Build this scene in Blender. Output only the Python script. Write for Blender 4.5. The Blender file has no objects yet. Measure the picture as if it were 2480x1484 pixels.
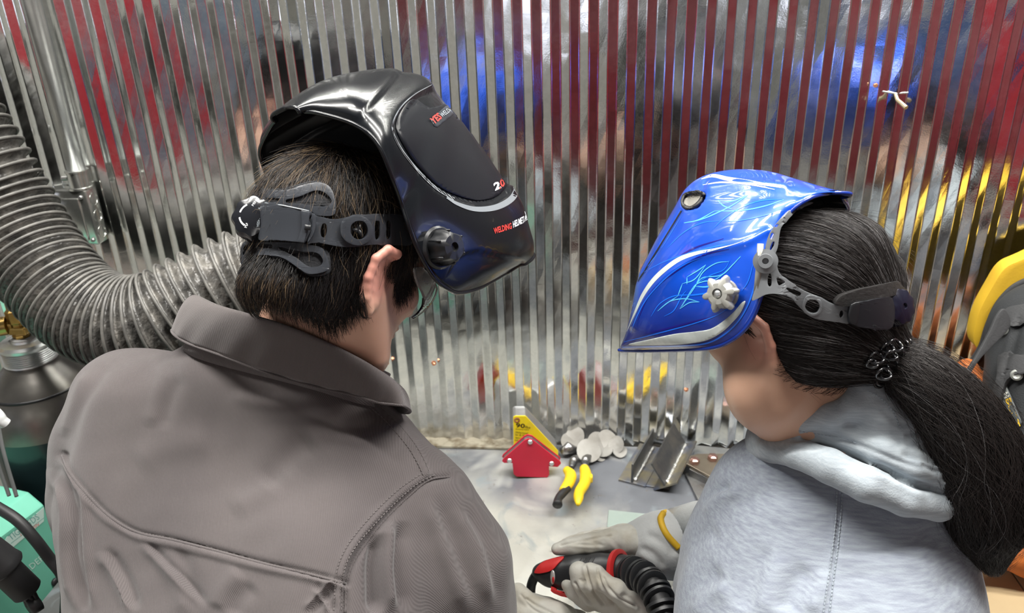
import bpy, bmesh, math, random
import numpy as np
from mathutils import Vector, Matrix
from mathutils.bvhtree import BVHTree
from mathutils.geometry import tessellate_polygon
try:
    import openvdb as vdb
except ImportError:
    import pyopenvdb as vdb
random.seed(7)
rng = np.random.default_rng(11)
R_ = math.radians
scene = bpy.context.scene
col = scene.collection

# ------------------------------------------------------------------ camera
FPX, PX0, PY0 = 1900.0, 1240.0, 742.0
PITCH, YAW, ROLL = R_(24.4), R_(6.0), R_(2.12)
CW = np.array([-math.sin(YAW)*math.cos(PITCH), math.cos(YAW)*math.cos(PITCH), -math.sin(PITCH)])
_r0 = np.array([math.cos(YAW), math.sin(YAW), 0.0]); _u0 = np.cross(_r0, CW)
CR = math.cos(ROLL)*_r0 - math.sin(ROLL)*_u0
CU = np.cross(CR, CW)
CPOS = np.array([0.0, 0.0, 1.9415])
WALLY, TZ = 1.5, 0.92
cam_d = bpy.data.cameras.new('camera'); cam = bpy.data.objects.new('camera', cam_d); col.objects.link(cam)
cam_d.sensor_width = 36.0; cam_d.lens = 36.0*FPX/2480.0; cam_d.clip_start = 0.02
M = Matrix(((CR[0], CU[0], -CW[0], CPOS[0]), (CR[1], CU[1], -CW[1], CPOS[1]), (CR[2], CU[2], -CW[2], CPOS[2]), (0, 0, 0, 1)))
cam.matrix_world = M
cam_d.dof.use_dof = True; cam_d.dof.focus_distance = 0.98; cam_d.dof.aperture_fstop = 7.0
scene.camera = cam
# ------------------------------------------------------------------ world, lights, exposure
wd = bpy.data.worlds.new('world'); scene.world = wd; wd.use_nodes = True
wd.node_tree.nodes['Background'].inputs[0].default_value = (0.92, 0.96, 1.0, 1)
wd.node_tree.nodes['Background'].inputs[1].default_value = 0.55
def area(name, loc, size, power, rot=(0, 0, 0), colr=(1, .97, .92)):
    l = bpy.data.lights.new(name, 'AREA'); l.shape = 'RECTANGLE'; l.size, l.size_y = size; l.energy = power; l.color = colr
    o = bpy.data.objects.new(name, l); o.location = loc; o.rotation_euler = [R_(a) for a in rot]; col.objects.link(o); return o
LAMPS = [(-1.15, 1.05), (-0.50, 0.80), (0.80, 1.10), (0.85, 0.72), (-0.9, -3.1), (1.2, -3.1)]
for k, (lx, ly) in enumerate(LAMPS):
    area('ceiling_lamp_light', (lx, ly, 2.925), (1.2, 0.10), 30 if k < 4 else 15)
scene.view_settings.view_transform = 'Standard'; scene.view_settings.look = 'None'
scene.view_settings.exposure = 0.0; scene.view_settings.gamma = 1.0; scene.view_settings.use_curve_mapping = False
scene.cycles.use_denoising = True
scene.cycles.max_bounces = 8
scene.cycles.caustics_reflective = False; scene.cycles.caustics_refractive = False

# ------------------------------------------------------------------ helpers
def ray(px, py): return CW + (px-PX0)/FPX*CR - (py-PY0)/FPX*CU
def P(px, py, d): return CPOS + d*ray(px, py)
def on_wall(px, py, y=WALLY): d = ray(px, py); return CPOS + d*(y/d[1])
def on_z(px, py, z=TZ): d = ray(px, py); return CPOS + d*((z-CPOS[2])/d[2])
def proj(A):
    A = np.asarray(A, float); v = A-CPOS; d = v@CW
    return PX0+FPX*(v@CR)/d, PY0-FPX*(v@CU)/d, d

def mat(name, rgb=(.5, .5, .5), rough=.5, metal=0.0, spec=.5, noise=None, bump=None, coat=0.0, trans=0.0, ior=1.45, emis=None, noise_rough=None, alpha=None, obj_coords=True, sheen=0.0):
    """noise=(scale, rgb2, lo, hi[,detail]); bump=(scale, strength, dist)"""
    m = bpy.data.materials.new(name); m.use_nodes = True; nt = m.node_tree; N = nt.nodes; L = nt.links
    b = N['Principled BSDF']
    b.inputs['Base Color'].default_value = (*rgb, 1); b.inputs['Roughness'].default_value = rough
    b.inputs['Metallic'].default_value = metal; b.inputs['Specular IOR Level'].default_value = spec
    b.inputs['Coat Weight'].default_value = coat; b.inputs['Coat Roughness'].default_value = .05
    b.inputs['Transmission Weight'].default_value = trans; b.inputs['IOR'].default_value = ior
    if sheen: b.inputs['Sheen Weight'].default_value = sheen; b.inputs['Sheen Roughness'].default_value = .5
    if emis: b.inputs['Emission Color'].default_value = (*emis[0], 1); b.inputs['Emission Strength'].default_value = emis[1]
    tc = N.new('ShaderNodeTexCoord'); src = tc.outputs['Object']
    m['src'] = 1
    if noise:
        n = N.new('ShaderNodeTexNoise'); n.inputs['Scale'].default_value = noise[0]; n.inputs['Detail'].default_value = noise[4] if len(noise) > 4 else 4
        L.new(src, n.inputs['Vector'])
        r = N.new('ShaderNodeMapRange'); r.inputs['From Min'].default_value = noise[2]; r.inputs['From Max'].default_value = noise[3]
        L.new(n.outputs['Fac'], r.inputs['Value'])
        mx = N.new('ShaderNodeMix'); mx.data_type = 'RGBA'; mx.inputs[6].default_value = (*rgb, 1); mx.inputs[7].default_value = (*noise[1], 1)
        L.new(r.outputs['Result'], mx.inputs[0]); L.new(mx.outputs[2], b.inputs['Base Color'])
        if noise_rough:
            rr = N.new('ShaderNodeMapRange'); rr.inputs['To Min'].default_value = noise_rough[0]; rr.inputs['To Max'].default_value = noise_rough[1]
            L.new(r.outputs['Result'], rr.inputs['Value']); L.new(rr.outputs['Result'], b.inputs['Roughness'])
    if bump:
        n2 = N.new('ShaderNodeTexNoise'); n2.inputs['Scale'].default_value = bump[0]; n2.inputs['Detail'].default_value = 3
        L.new(src, n2.inputs['Vector'])
        bp = N.new('ShaderNodeBump'); bp.inputs['Strength'].default_value = bump[1]; bp.inputs['Distance'].default_value = bump[2]
        L.new(n2.outputs['Fac'], bp.inputs['Height']); L.new(bp.outputs['Normal'], b.inputs['Normal'])
    return m

def tag(o, label=None, cat=None, group=None, kind=None):
    if label: o['label'] = label
    if cat: o['category'] = cat
    if group: o['group'] = group
    if kind: o['kind'] = kind
    return o
def empty(name, label, cat, loc=(0, 0, 0), group=None, rz=0):
    o = bpy.data.objects.new(name, None); o.empty_display_size = .02; col.objects.link(o)
    o.location = loc; o.rotation_euler = (0, 0, rz)
    return tag(o, label, cat, group)
def link(name, me, m=None, parent=None, smooth=True, label=None):
    """world-space mesh linked as one object, origin moved to its own middle"""
    if m is not None and not me.materials: me.materials.append(m)
    if smooth and len(me.polygons): me.polygons.foreach_set('use_smooth', [True]*len(me.polygons))
    o = bpy.data.objects.new(name, me); col.objects.link(o)
    if parent is not None:
        o.parent = parent
        o.matrix_parent_inverse = wmat(parent).inverted()
    if label: o['label'] = label
    return o
def wmat(o):
    m = o.matrix_basis.copy()
    if o.parent: m = wmat(o.parent) @ o.matrix_parent_inverse @ m
    return m
def mesh(name, V, F):
    me = bpy.data.meshes.new(name); me.from_pydata([tuple(map(float, v)) for v in V], [], [tuple(int(i) for i in f) for f in F]); me.update(); return me
def fast_mesh(name, V, Q):
    """numpy verts (n,3) and equal-size faces (m,k)"""
    V = np.ascontiguousarray(V, np.float32); Q = np.ascontiguousarray(Q, np.int32)
    me = bpy.data.meshes.new(name); me.vertices.add(len(V)); me.vertices.foreach_set('co', V.ravel())
    k = Q.shape[1]; me.loops.add(Q.size); me.loops.foreach_set('vertex_index', Q.ravel())
    me.polygons.add(len(Q)); me.polygons.foreach_set('loop_start', np.arange(0, Q.size, k, dtype=np.int32))
    me.update(calc_edges=True); me.validate(); return me
class MB:
    """collects shapes into one mesh"""
    def __init__(s): s.V = []; s.F = []
    def add(s, V, F):
        n = len(s.V); s.V += [tuple(map(float, v)) for v in V]; s.F += [tuple(i+n for i in f) for f in F]; return s
    def box(s, c, size, rot=None, bev=0.0):
        bm = bmesh.new(); bmesh.ops.create_cube(bm, size=1); bmesh.ops.scale(bm, vec=size, verts=bm.verts)
        if bev: bmesh.ops.bevel(bm, geom=bm.edges[:], offset=bev, segments=2, affect='EDGES', profile=.5)
        if rot is not None: bmesh.ops.rotate(bm, verts=bm.verts, matrix=rot)
        bmesh.ops.translate(bm, vec=Vector([float(x) for x in c]), verts=bm.verts)
        bm.verts.index_update(); s.add([v.co[:] for v in bm.verts], [[v.index for v in f.verts] for f in bm.faces]); bm.free(); return s
    def tube(s, pts, rad, n=10, cap=True, closed=False):
        pts = [np.asarray(p, float) for p in pts]; m = len(pts); rad = rad if hasattr(rad, '__len__') else [rad]*m
        V = []; prev = None
        for i, p in enumerate(pts):
            if closed: t = pts[(i+1) % m]-pts[i-1]
            else: t = pts[min(i+1, m-1)]-pts[max(i-1, 0)]
            t = t/(np.linalg.norm(t)+1e-12)
            if prev is None:
                a = np.array([0, 0, 1.]) if abs(t[2]) < .9 else np.array([1., 0, 0])
            else: a = prev
            b = a-t*(a@t); b /= np.linalg.norm(b)+1e-12; prev = b; c = np.cross(t, b)
            for k in range(n):
                an = 2*math.pi*k/n; V.append(p+rad[i]*(math.cos(an)*b+math.sin(an)*c))
        F = []
        for i in range(m if closed else m-1):
            j = (i+1) % m
            for k in range(n): F.append((i*n+k, i*n+(k+1) % n, j*n+(k+1) % n, j*n+k))
        if cap and not closed: F.append(tuple(range(n))[::-1]); F.append(tuple((m-1)*n+k for k in range(n)))
        return s.add(V, F)
    def lathe(s, c, axis, prof, n=24, start=None):
        """prof = [(r, h)...] along axis from c"""
        ax = np.asarray(axis, float); ax /= np.linalg.norm(ax); a = np.array([0, 0, 1.]) if abs(ax[2]) < .9 else np.array([1., 0, 0])
        if start is not None: a = np.asarray(start, float)
        b = a-ax*(a@ax); b /= np.linalg.norm(b); c2 = np.cross(ax, b); c = np.asarray(c, float)
        V = []; F = []
        for (rr, h) in prof:
            for k in range(n):
                an = 2*math.pi*k/n; rk = rr(k, n) if callable(rr) else rr
                V.append(c+ax*h+rk*(math.cos(an)*b+math.sin(an)*c2))
        for i in range(len(prof)-1):
            for k in range(n): F.append((i*n+k, i*n+(k+1) % n, (i+1)*n+(k+1) % n, (i+1)*n+k))
        F.append(tuple(range(n))[::-1]); F.append(tuple((len(prof)-1)*n+k for k in range(n)))
        return s.add(V, F)
    def prism(s, poly, th, o, ex, ey, ez):
        """2D polygon (x, y) in frame (ex, ey), extruded th along ez from o"""
        o, ex, ey, ez = [np.asarray(a, float) for a in (o, ex, ey, ez)]
        n = len(poly); V = [o+x*ex+y*ey for x, y in poly]+[o+x*ex+y*ey+th*ez for x, y in poly]
        F = [tuple(i+n for i in range(n)), tuple(range(n))[::-1]]+[(i, (i+1) % n, (i+1) % n+n, i+n) for i in range(n)]
        return s.add(V, F)
    def build(s, name, m, parent=None, smooth=False, label=None, bevel=0.0, auto=None):
        me = mesh(name, s.V, s.F)
        bm = bmesh.new(); bm.from_mesh(me); bmesh.ops.recalc_face_normals(bm, faces=bm.faces)
        if bevel: bmesh.ops.bevel(bm, geom=[e for e in bm.edges if len(e.link_faces) == 2 and e.calc_face_angle(0) > .5], offset=bevel, segments=2, affect='EDGES', profile=.6, clamp_overlap=True)
        bm.to_mesh(me); bm.free()
        o = link(name, me, m, parent, smooth, label)
        if smooth and auto:
            try: me.set_sharp_from_angle(angle=R_(auto))
            except Exception: pass
        return o
def crom(pts, n, closed=False):
    """Catmull-Rom through pts (k,d) -> n samples"""
    Q = np.asarray(pts, float); k = len(Q)
    if closed: Q = np.vstack([Q[-1], Q, Q[0], Q[1]]); seg = k
    else: Q = np.vstack([2*Q[0]-Q[1], Q, 2*Q[-1]-Q[-2]]); seg = k-1
    t = np.linspace(0, seg, n, endpoint=not closed); i = np.minimum(t.astype(int), seg-1); f = (t-i)[:, None]
    a, b, c, d = Q[i], Q[i+1], Q[i+2], Q[i+3]
    return .5*((2*b)+(-a+c)*f+(2*a-5*b+4*c-d)*f**2+(-a+3*b-3*c+d)*f**3)
def bvh_of(me): return BVHTree.FromPolygons([v.co[:] for v in me.vertices], [tuple(p.vertices) for p in me.polygons])
def cast(bvh, px, py, default=None):
    d = ray(px, py); h = bvh.ray_cast(Vector(CPOS), Vector(d/np.linalg.norm(d)))
    if h[0] is None: return default
    return np.array(h[0]), np.array(h[1])
# ------------------------------------------------------------------ materials
def galvanised():
    m = bpy.data.materials.new('galvanised_steel'); m.use_nodes = True; nt = m.node_tree; N = nt.nodes; L = nt.links; b = N['Principled BSDF']
    tc = N.new('ShaderNodeTexCoord'); b.inputs['Metallic'].default_value = 1.0
    v = N.new('ShaderNodeTexVoronoi'); v.inputs['Scale'].default_value = 160; L.new(tc.outputs['Object'], v.inputs['Vector'])
    n = N.new('ShaderNodeTexNoise'); n.inputs['Scale'].default_value = 7; n.inputs['Detail'].default_value = 6; L.new(tc.outputs['Object'], n.inputs['Vector'])
    mr = N.new('ShaderNodeMapRange'); mr.inputs['From Min'].default_value = .3; mr.inputs['From Max'].default_value = .75; mr.inputs['To Min'].default_value = .06; mr.inputs['To Max'].default_value = .20
    L.new(n.outputs['Fac'], mr.inputs['Value'])
    ad = N.new('ShaderNodeMath'); ad.operation = 'MULTIPLY_ADD'; L.new(v.outputs['Color'], ad.inputs[0]); ad.inputs[1].default_value = .025; L.new(mr.outputs['Result'], ad.inputs[2])
    L.new(ad.outputs[0], b.inputs['Roughness'])
    mx = N.new('ShaderNodeMix'); mx.data_type = 'RGBA'; mx.inputs[6].default_value = (.78, .80, .79, 1); mx.inputs[7].default_value = (.90, .91, .89, 1)
    L.new(v.outputs['Color'], mx.inputs[0])
    # browner and less metallic low down by the bench
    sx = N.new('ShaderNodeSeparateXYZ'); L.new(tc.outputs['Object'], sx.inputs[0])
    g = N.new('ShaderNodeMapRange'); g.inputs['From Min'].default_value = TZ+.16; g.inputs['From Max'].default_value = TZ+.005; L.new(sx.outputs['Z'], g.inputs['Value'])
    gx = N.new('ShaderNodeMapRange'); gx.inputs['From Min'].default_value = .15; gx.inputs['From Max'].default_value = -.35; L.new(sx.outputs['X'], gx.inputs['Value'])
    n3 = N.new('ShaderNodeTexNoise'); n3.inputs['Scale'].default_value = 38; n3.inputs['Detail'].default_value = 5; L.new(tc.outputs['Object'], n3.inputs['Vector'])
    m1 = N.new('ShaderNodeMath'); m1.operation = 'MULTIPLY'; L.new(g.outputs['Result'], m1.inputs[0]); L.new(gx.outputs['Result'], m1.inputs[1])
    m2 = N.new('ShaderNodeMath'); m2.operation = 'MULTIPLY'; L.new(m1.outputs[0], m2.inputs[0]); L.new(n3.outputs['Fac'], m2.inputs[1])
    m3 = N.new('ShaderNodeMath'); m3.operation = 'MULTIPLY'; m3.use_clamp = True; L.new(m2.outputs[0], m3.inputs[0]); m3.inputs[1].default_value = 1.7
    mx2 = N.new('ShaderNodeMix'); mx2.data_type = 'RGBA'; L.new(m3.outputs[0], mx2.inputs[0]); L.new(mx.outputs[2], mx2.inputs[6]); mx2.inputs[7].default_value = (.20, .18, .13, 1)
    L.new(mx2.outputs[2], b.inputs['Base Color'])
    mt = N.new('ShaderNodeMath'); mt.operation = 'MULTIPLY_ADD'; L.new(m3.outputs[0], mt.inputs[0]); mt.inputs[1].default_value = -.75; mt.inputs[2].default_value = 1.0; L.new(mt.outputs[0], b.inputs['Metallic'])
    # gentle oil-canning
    n4 = N.new('ShaderNodeTexNoise'); n4.inputs['Scale'].default_value = 9; n4.inputs['Detail'].default_value = 2; L.new(tc.outputs['Object'], n4.inputs['Vector'])
    n5 = N.new('ShaderNodeTexNoise'); n5.inputs['Scale'].default_value = 420; n5.inputs['Detail'].default_value = 2; L.new(tc.outputs['Object'], n5.inputs['Vector'])
    bp = N.new('ShaderNodeBump'); bp.inputs['Distance'].default_value = .004; bp.inputs['Strength'].default_value = .55; L.new(n4.outputs['Fac'], bp.inputs['Height'])
    bp2 = N.new('ShaderNodeBump'); bp2.inputs['Distance'].default_value = .00012; bp2.inputs['Strength'].default_value = .5; L.new(n5.outputs['Fac'], bp2.inputs['Height']); L.new(bp.outputs['Normal'], bp2.inputs['Normal'])
    L.new(bp2.outputs['Normal'], b.inputs['Normal'])
    return m
def bench_mat():
    m = bpy.data.materials.new('bench_steel'); m.use_nodes = True; nt = m.node_tree; N = nt.nodes; L = nt.links; b = N['Principled BSDF']
    tc = N.new('ShaderNodeTexCoord'); O = tc.outputs['Object']
    def noise(s, d, lo, hi, w=None):
        n = N.new('ShaderNodeTexNoise'); n.inputs['Scale'].default_value = s; n.inputs['Detail'].default_value = d
        if w: n.inputs['Distortion'].default_value = w
        L.new(O, n.inputs['Vector']); r = N.new('ShaderNodeMapRange'); r.inputs['From Min'].default_value = lo; r.inputs['From Max'].default_value = hi; L.new(n.outputs['Fac'], r.inputs['Value']); return r.outputs['Result']
    def mixc(f, a, c):
        x = N.new('ShaderNodeMix'); x.data_type = 'RGBA'; L.new(f, x.inputs[0])
        for k, q in ((6, a), (7, c)):
            if isinstance(q, tuple): x.inputs[k].default_value = (*q, 1)
            else: L.new(q, x.inputs[k])
        return x.outputs[2]
    # paler in front, blue-grey mill steel towards the back right
    sx = N.new('ShaderNodeSeparateXYZ'); L.new(O, sx.inputs[0])
    n0 = noise(6, 5, .3, .7, .6)
    gm = N.new('ShaderNodeMath'); gm.operation = 'MULTIPLY_ADD'; L.new(sx.outputs['X'], gm.inputs[0]); gm.inputs[1].default_value = .55; L.new(sx.outputs['Y'], gm.inputs[2])
    g2 = N.new('ShaderNodeMath'); g2.operation = 'MULTIPLY_ADD'; L.new(n0, g2.inputs[0]); g2.inputs[1].default_value = .16; L.new(gm.outputs[0], g2.inputs[2])
    gr = N.new('ShaderNodeMapRange'); gr.inputs['From Min'].default_value = 1.20; gr.inputs['From Max'].default_value = 1.40; L.new(g2.outputs[0], gr.inputs['Value'])
    c = mixc(gr.outputs['Result'], (.46, .455, .41), (.17, .18, .20))
    lx_ = N.new('ShaderNodeMapRange'); lx_.inputs['From Min'].default_value = -.50; lx_.inputs['From Max'].default_value = -.72; L.new(sx.outputs['X'], lx_.inputs['Value']); c = mixc(lx_.outputs['Result'], c, (.115, .12, .12))
    c = mixc(noise(13, 6, .55, .72, 1.2), c, (.24, .28, .30))
    c = mixc(noise(4.5, 3, .60, .74, .8), c, (.60, .60, .56))
    c = mixc(noise(60, 4, .66, .8), c, (.16, .14, .12))
    L.new(c, b.inputs['Base Color']); b.inputs['Metallic'].default_value = .35
    r = noise(11, 5, .3, .75); rr = N.new('ShaderNodeMapRange'); rr.inputs['To Min'].default_value = .26; rr.inputs['To Max'].default_value = .5; L.new(r, rr.inputs['Value']); L.new(rr.outputs['Result'], b.inputs['Roughness'])
    n5 = N.new('ShaderNodeTexNoise'); n5.inputs['Scale'].default_value = 50; n5.inputs['Detail'].default_value = 4; L.new(O, n5.inputs['Vector'])
    bp = N.new('ShaderNodeBump'); bp.inputs['Distance'].default_value = .0015; bp.inputs['Strength'].default_value = .3; L.new(n5.outputs['Fac'], bp.inputs['Height']); L.new(bp.outputs['Normal'], b.inputs['Normal'])
    return m
MT = {}
MT['galv'] = galvanised(); MT['bench'] = bench_mat()
MT['zinc'] = mat('zinc_conduit', (.74, .76, .76), .34, .9, noise=(25, (.6, .62, .62), .3, .7))
MT['black'] = mat('black_plastic', (.012, .013, .015), .38)
MT['rubber'] = mat('black_rubber', (.015, .015, .016), .5)
MT['steel'] = mat('bare_steel', (.42, .42, .42), .33, .9, noise=(40, (.25, .24, .23), .35, .7))
MT['darksteel'] = mat('mill_scale_steel', (.10, .105, .11), .38, .7, noise=(30, (.20, .19, .17), .4, .75), bump=(120, .2, .001))
MT['copper'] = mat('copper_screw', (.62, .28, .16), .35, .7)
MT['plaster'] = mat('painted_plaster', (.62, .62, .58), .8, noise=(3, (.52, .53, .50), .3, .7))
MT['concrete'] = mat('concrete_floor', (.56, .54, .47), .6, noise=(4, (.38, .37, .34), .35, .7))
MT['ceiling'] = mat('ceiling_board', (.34, .34, .33), .9, noise=(5, (.3, .3, .3), .3, .7))
MT['maroon'] = mat('welding_curtain_vinyl', (.24, .022, .032), .45, noise=(2.5, (.13, .02, .03), .3, .7))
MT['red'] = mat('red_enamel', (.62, .035, .06), .35, noise=(6, (.5, .03, .05), .3, .7))
MT['drumblue'] = mat('blue_drum_paint', (.05, .16, .45), .4, noise=(6, (.04, .12, .35), .3, .7))
MT['teal'] = mat('teal_enamel', (.20, .62, .45), .4, noise=(9, (.17, .52, .38), .3, .7))
MT['whiteglow'] = mat('daylight_panel', (.9, .9, 1), .5, emis=((.80, .84, 1.0), 3.2))
MT['lampglow'] = mat('lamp_diffuser', (.9, .9, .9), .5, emis=((1, .98, .94), 9.0))

# ------------------------------------------------------------------ the corrugated wall
PITCHW, DEPTHW = .0345, .0062
def corr_profile(x0, x1):
    """x, dy along the wall: broad sloping flanks and narrow rounded ridges"""
    pts = []; k0 = int(math.floor(x0/PITCHW)); k1 = int(math.ceil(x1/PITCHW))
    t = .0016
    for k in range(k0, k1+1):
        c = k*PITCHW; h = PITCHW/2
        for (dx, dy) in ((-t, .04), (-t*.45, .0), (t*.45, .0), (t, .04), (h-t, .96), (h-t*.45, 1.), (h+t*.45, 1.), (h+t, .96)):
            X = c+dx
            if x0 <= X <= x1: pts.append((X, dy*DEPTHW))
    return pts
wall = link('wall_back', MB().box((0.1, WALLY+.05, 1.5), (6.2, .06, 3.0)).build('tmp', MT['plaster']).data, None, None, False)
bpy.data.objects.remove(bpy.data.objects['tmp']); wall['kind'] = 'structure'
def sheet(x0, x1, off):
    pr = corr_profile(x0, x1); V = []; F = []; zs = np.linspace(TZ+.0015, 3.0, 60)
    for j, z in enumerate(zs):
        for (x, dy) in pr:
            wob = .0007*math.sin(z*9+x*31)+.0005*math.sin(z*23+x*57+1)
            low = .0016*math.sin(x*160)*math.exp(-(z-TZ)/.05)
            V.append((x+.0006*math.sin(z*5+x*12), WALLY-DEPTHW+dy+off+wob+low, z))
    n = len(pr)
    for j in range(len(zs)-1):
        for i in range(n-1): F.append((j*n+i, j*n+i+1, (j+1)*n+i+1, (j+1)*n+i))
    me = mesh('metal_sheet', V, F); o = link('metal_sheet', me, MT['galv'], wall, False); return o
xA = on_wall(868, 20)[0]; xB = on_wall(1783, 200)[0]
sheet(-2.4, xA+.03, 0.0); sheet(xA, xB+.03, -.0016); sheet(xB, 2.6, -.0030)
for (px, py) in ((1052, 877), (938, 876), (1661, 940), (2117, 205)):
    p = on_wall(px, py); MB().lathe(p+np.array([0, -.004, 0]), (0, -1, 0), [(.0055, 0), (.0055, .0012), (.0042, .0014), (.0042, .005), (.003, .0062)], 6).build('screw', MT['copper'], wall)
hk = on_wall(2165, 225)+np.array([0, -.006, 0])
MB().tube([hk+np.array(q) for q in ((-.022, 0, .004), (0, -.001, 0), (.022, .0, .001))], .0016, 6).build('wire_tie', MT['zinc'], wall)
MB().tube([hk, hk+np.array((.003, -.008, -.01)), hk+np.array((.012, -.03, -.02))], [.003, .0035, .004], 8).build('hook', mat('brass_hook', (.5, .42, .28), .4, .8), wall)
# ------------------------------------------------------------------ room shell behind the camera (seen mirrored in the sheet metal)
def slab(name, c, s, m, kind='structure'):
    o = MB().box(c, s).build(name, m); o['kind'] = kind; return o
slab('floor', (0, -1.4, -.05), (8.2, 6.4, .1), MT['concrete'])
slab('ceiling', (0, -1.4, 3.06), (8.2, 6.4, .1), MT['ceiling'])
slab('wall_rear', (0, -4.62, 1.5), (8.2, .1, 3.0), MT['plaster'])
slab('wall_left', (-3.55, -1.5, 1.5), (.1, 6.1, 3.0), MT['plaster'])
slab('wall_right', (3.55, -1.5, 1.5), (.1, 6.1, 3.0), MT['plaster'])
# ------------------------------------------------------------------ things behind the camera, mirrored in the wall
def lamp(x, y, k):
    e = empty('ceiling_lamp', ['ceiling strip lamp nearest the wall above the jacket wearer', 'ceiling strip lamp second from the wall above the jacket wearer', 'ceiling strip lamp nearest the wall above the hoodie wearer', 'ceiling strip lamp second from the wall above the hoodie wearer', 'ceiling strip lamp at the back of the room on the left', 'ceiling strip lamp at the back of the room on the right'][k], 'lamp', (x, y, 3.01), 'strip lamps on the ceiling')
    MB().box((x, y, 2.985), (1.3, .16, .05), bev=.006).build('housing', MT['plaster'], e)
    MB().box((x, y, 2.952), (1.22, .11, .016), bev=.004).build('diffuser', MT['lampglow'], e)
for k, (x, y) in enumerate(LAMPS): lamp(x, y, k)
def cabinet(name, label, cat, x0, x1, yf, depth, z1, m, cols_, rows, group=None, leaves='door'):
    cx = (x0+x1)/2; e = empty(name, label, cat, (cx, yf-depth/2, 0), group)
    MB().box((cx, yf-depth/2, z1/2+.03), (x1-x0, depth, z1-.06), bev=.006).build('body', m, e)
    w_, h_ = (x1-x0)/cols_, (z1-.1)/rows
    for i in range(cols_):
        for j in range(rows):
            c = (x0+w_*(i+.5), yf+.008, .06+h_*(j+.5)); d = MB().box(c, (w_-.012, .018, h_-.012), bev=.004).build(leaves, m, e)
            MB().box((c[0]+(w_*.38 if leaves == 'door' else 0), yf+.03, c[2]+(0 if leaves == 'door' else h_*.3)), (.02, .02, .12) if leaves == 'door' else (w_*.6, .02, .015), bev=.004).build('handle', MT['steel'], d)
    return e
cabinet('locker', 'tall red steel locker against the rear wall', 'locker', -1.05, .60, -4.0, .5, 2.1, MT['red'], 5, 1)
cabinet('tool_cabinet', 'slate blue steel cupboard right of the red locker', 'cabinet', .72, 1.45, -4.0, .5, 1.9, mat('slate_paint', (.20, .27, .36), .5), 2, 1)
cabinet('tool_cabinet', 'blue drawer cabinet left of the red locker', 'cabinet', -2.2, -1.2, -4.0, .5, 1.35, MT['drumblue'], 1, 6, leaves='drawer')
cabinet('wall_cabinet', 'black steel wall cabinet hanging on the right wall', 'cabinet', 0, 1, 0, .3, .7, MT['black'], 2, 1).matrix_world = Matrix.Translation((3.2, .3, 1.25)) @ Matrix.Rotation(R_(-90), 4, 'Z') 
# maroon vinyl welding curtain along the right
V = []; F = []; n = 160
for i in range(n+1):
    y = 1.15-4.6*i/n; dx = .03*math.sin(i*.95)
    V += [(2.7+dx, y, .12), (2.7+dx, y, 2.25)]
F = [(2*i, 2*i+2, 2*i+3, 2*i+1) for i in range(n)]
ce = empty('welding_curtain', 'dark red pleated welding curtain hung along the right side', 'curtain', (2.7, -1.1, .12))
cu = link('vinyl_sheet', mesh('vinyl_sheet', V, F), MT['maroon'], ce); cu.modifiers.new('s', 'SOLIDIFY').thickness = .002
MB().tube([(2.7, 1.2, 2.27), (2.7, -3.5, 2.27)], .016, 10).build('rail', MT['zinc'], ce, True)
for yy in (1.2, -1.1, -3.5): MB().tube([(2.7, yy, 0.0), (2.7, yy, 2.27)], .018, 10).build('post', MT['zinc'], ce, True)
def window(name, c, s, ax):
    o = MB().box(c, (s[0]+.1, .06, s[1]+.1) if ax == 'x' else (.06, s[0]+.1, s[1]+.1)).build(name, MT['plaster']); o['kind'] = 'structure'
    d = .035; cc = (c[0], c[1]+d, c[2]) if ax == 'x' else (c[0]+d, c[1], c[2])
    MB().box(cc, (s[0], .01, s[1]) if ax == 'x' else (.01, s[0], s[1])).build('pane', MT['whiteglow'], o)
window('window_1', (-2.75, -4.48, 1.95), (.5, .9), 'x'); window('window_2', (-3.48, -1.75, 1.9), (.5, .9), 'y')

# ------------------------------------------------------------------ workbench
TX0 = on_z(150, 1397)[0]
e = empty('workbench', 'long steel-topped welding bench against the corrugated wall', 'workbench', (.35, 1.05, 0))
MB().box(((TX0+1.75)/2, (WALLY-.012+.60)/2, TZ-.006), (1.75-TX0, WALLY-.012-.60, .012), bev=.0015).build('bench_top', MT['bench'], e)
for (lx, ly) in ((TX0+.05, .65), (TX0+.05, 1.43), (1.68, .65), (1.68, 1.43), (.4, .65), (.4, 1.43)):
    MB().box((lx, ly, (TZ-.012)/2), (.05, .05, TZ-.014)).build('leg', MT['darksteel'], e)
MB().box(((TX0+1.75)/2, 1.43, .3), (1.75-TX0-.1, .04, .04)).build('rail', MT['darksteel'], e)
# flat bar lying along the foot of the wall
a0, a1, b1, b0 = on_z(985, 1048), on_z(1243, 1066), on_z(1243, 1093), on_z(1010, 1083)
o = MB().prism([(0, 0), (.30, 0), (.30, .045), (0, .045)], .006, on_z(985, 1083, TZ+.0015), (1, 0, 0), (0, 1, 0), (0, 0, 1)).build('flat_bar', mat('spattered_bar', (.50, .46, .36), .42, .5, noise=(35, (.22, .18, .12), .42, .62), bump=(60, .6, .002)), None, bevel=.0006)
tag(o, 'spatter-covered flat metal bar lying along the foot of the wall', 'metal bar')

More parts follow.
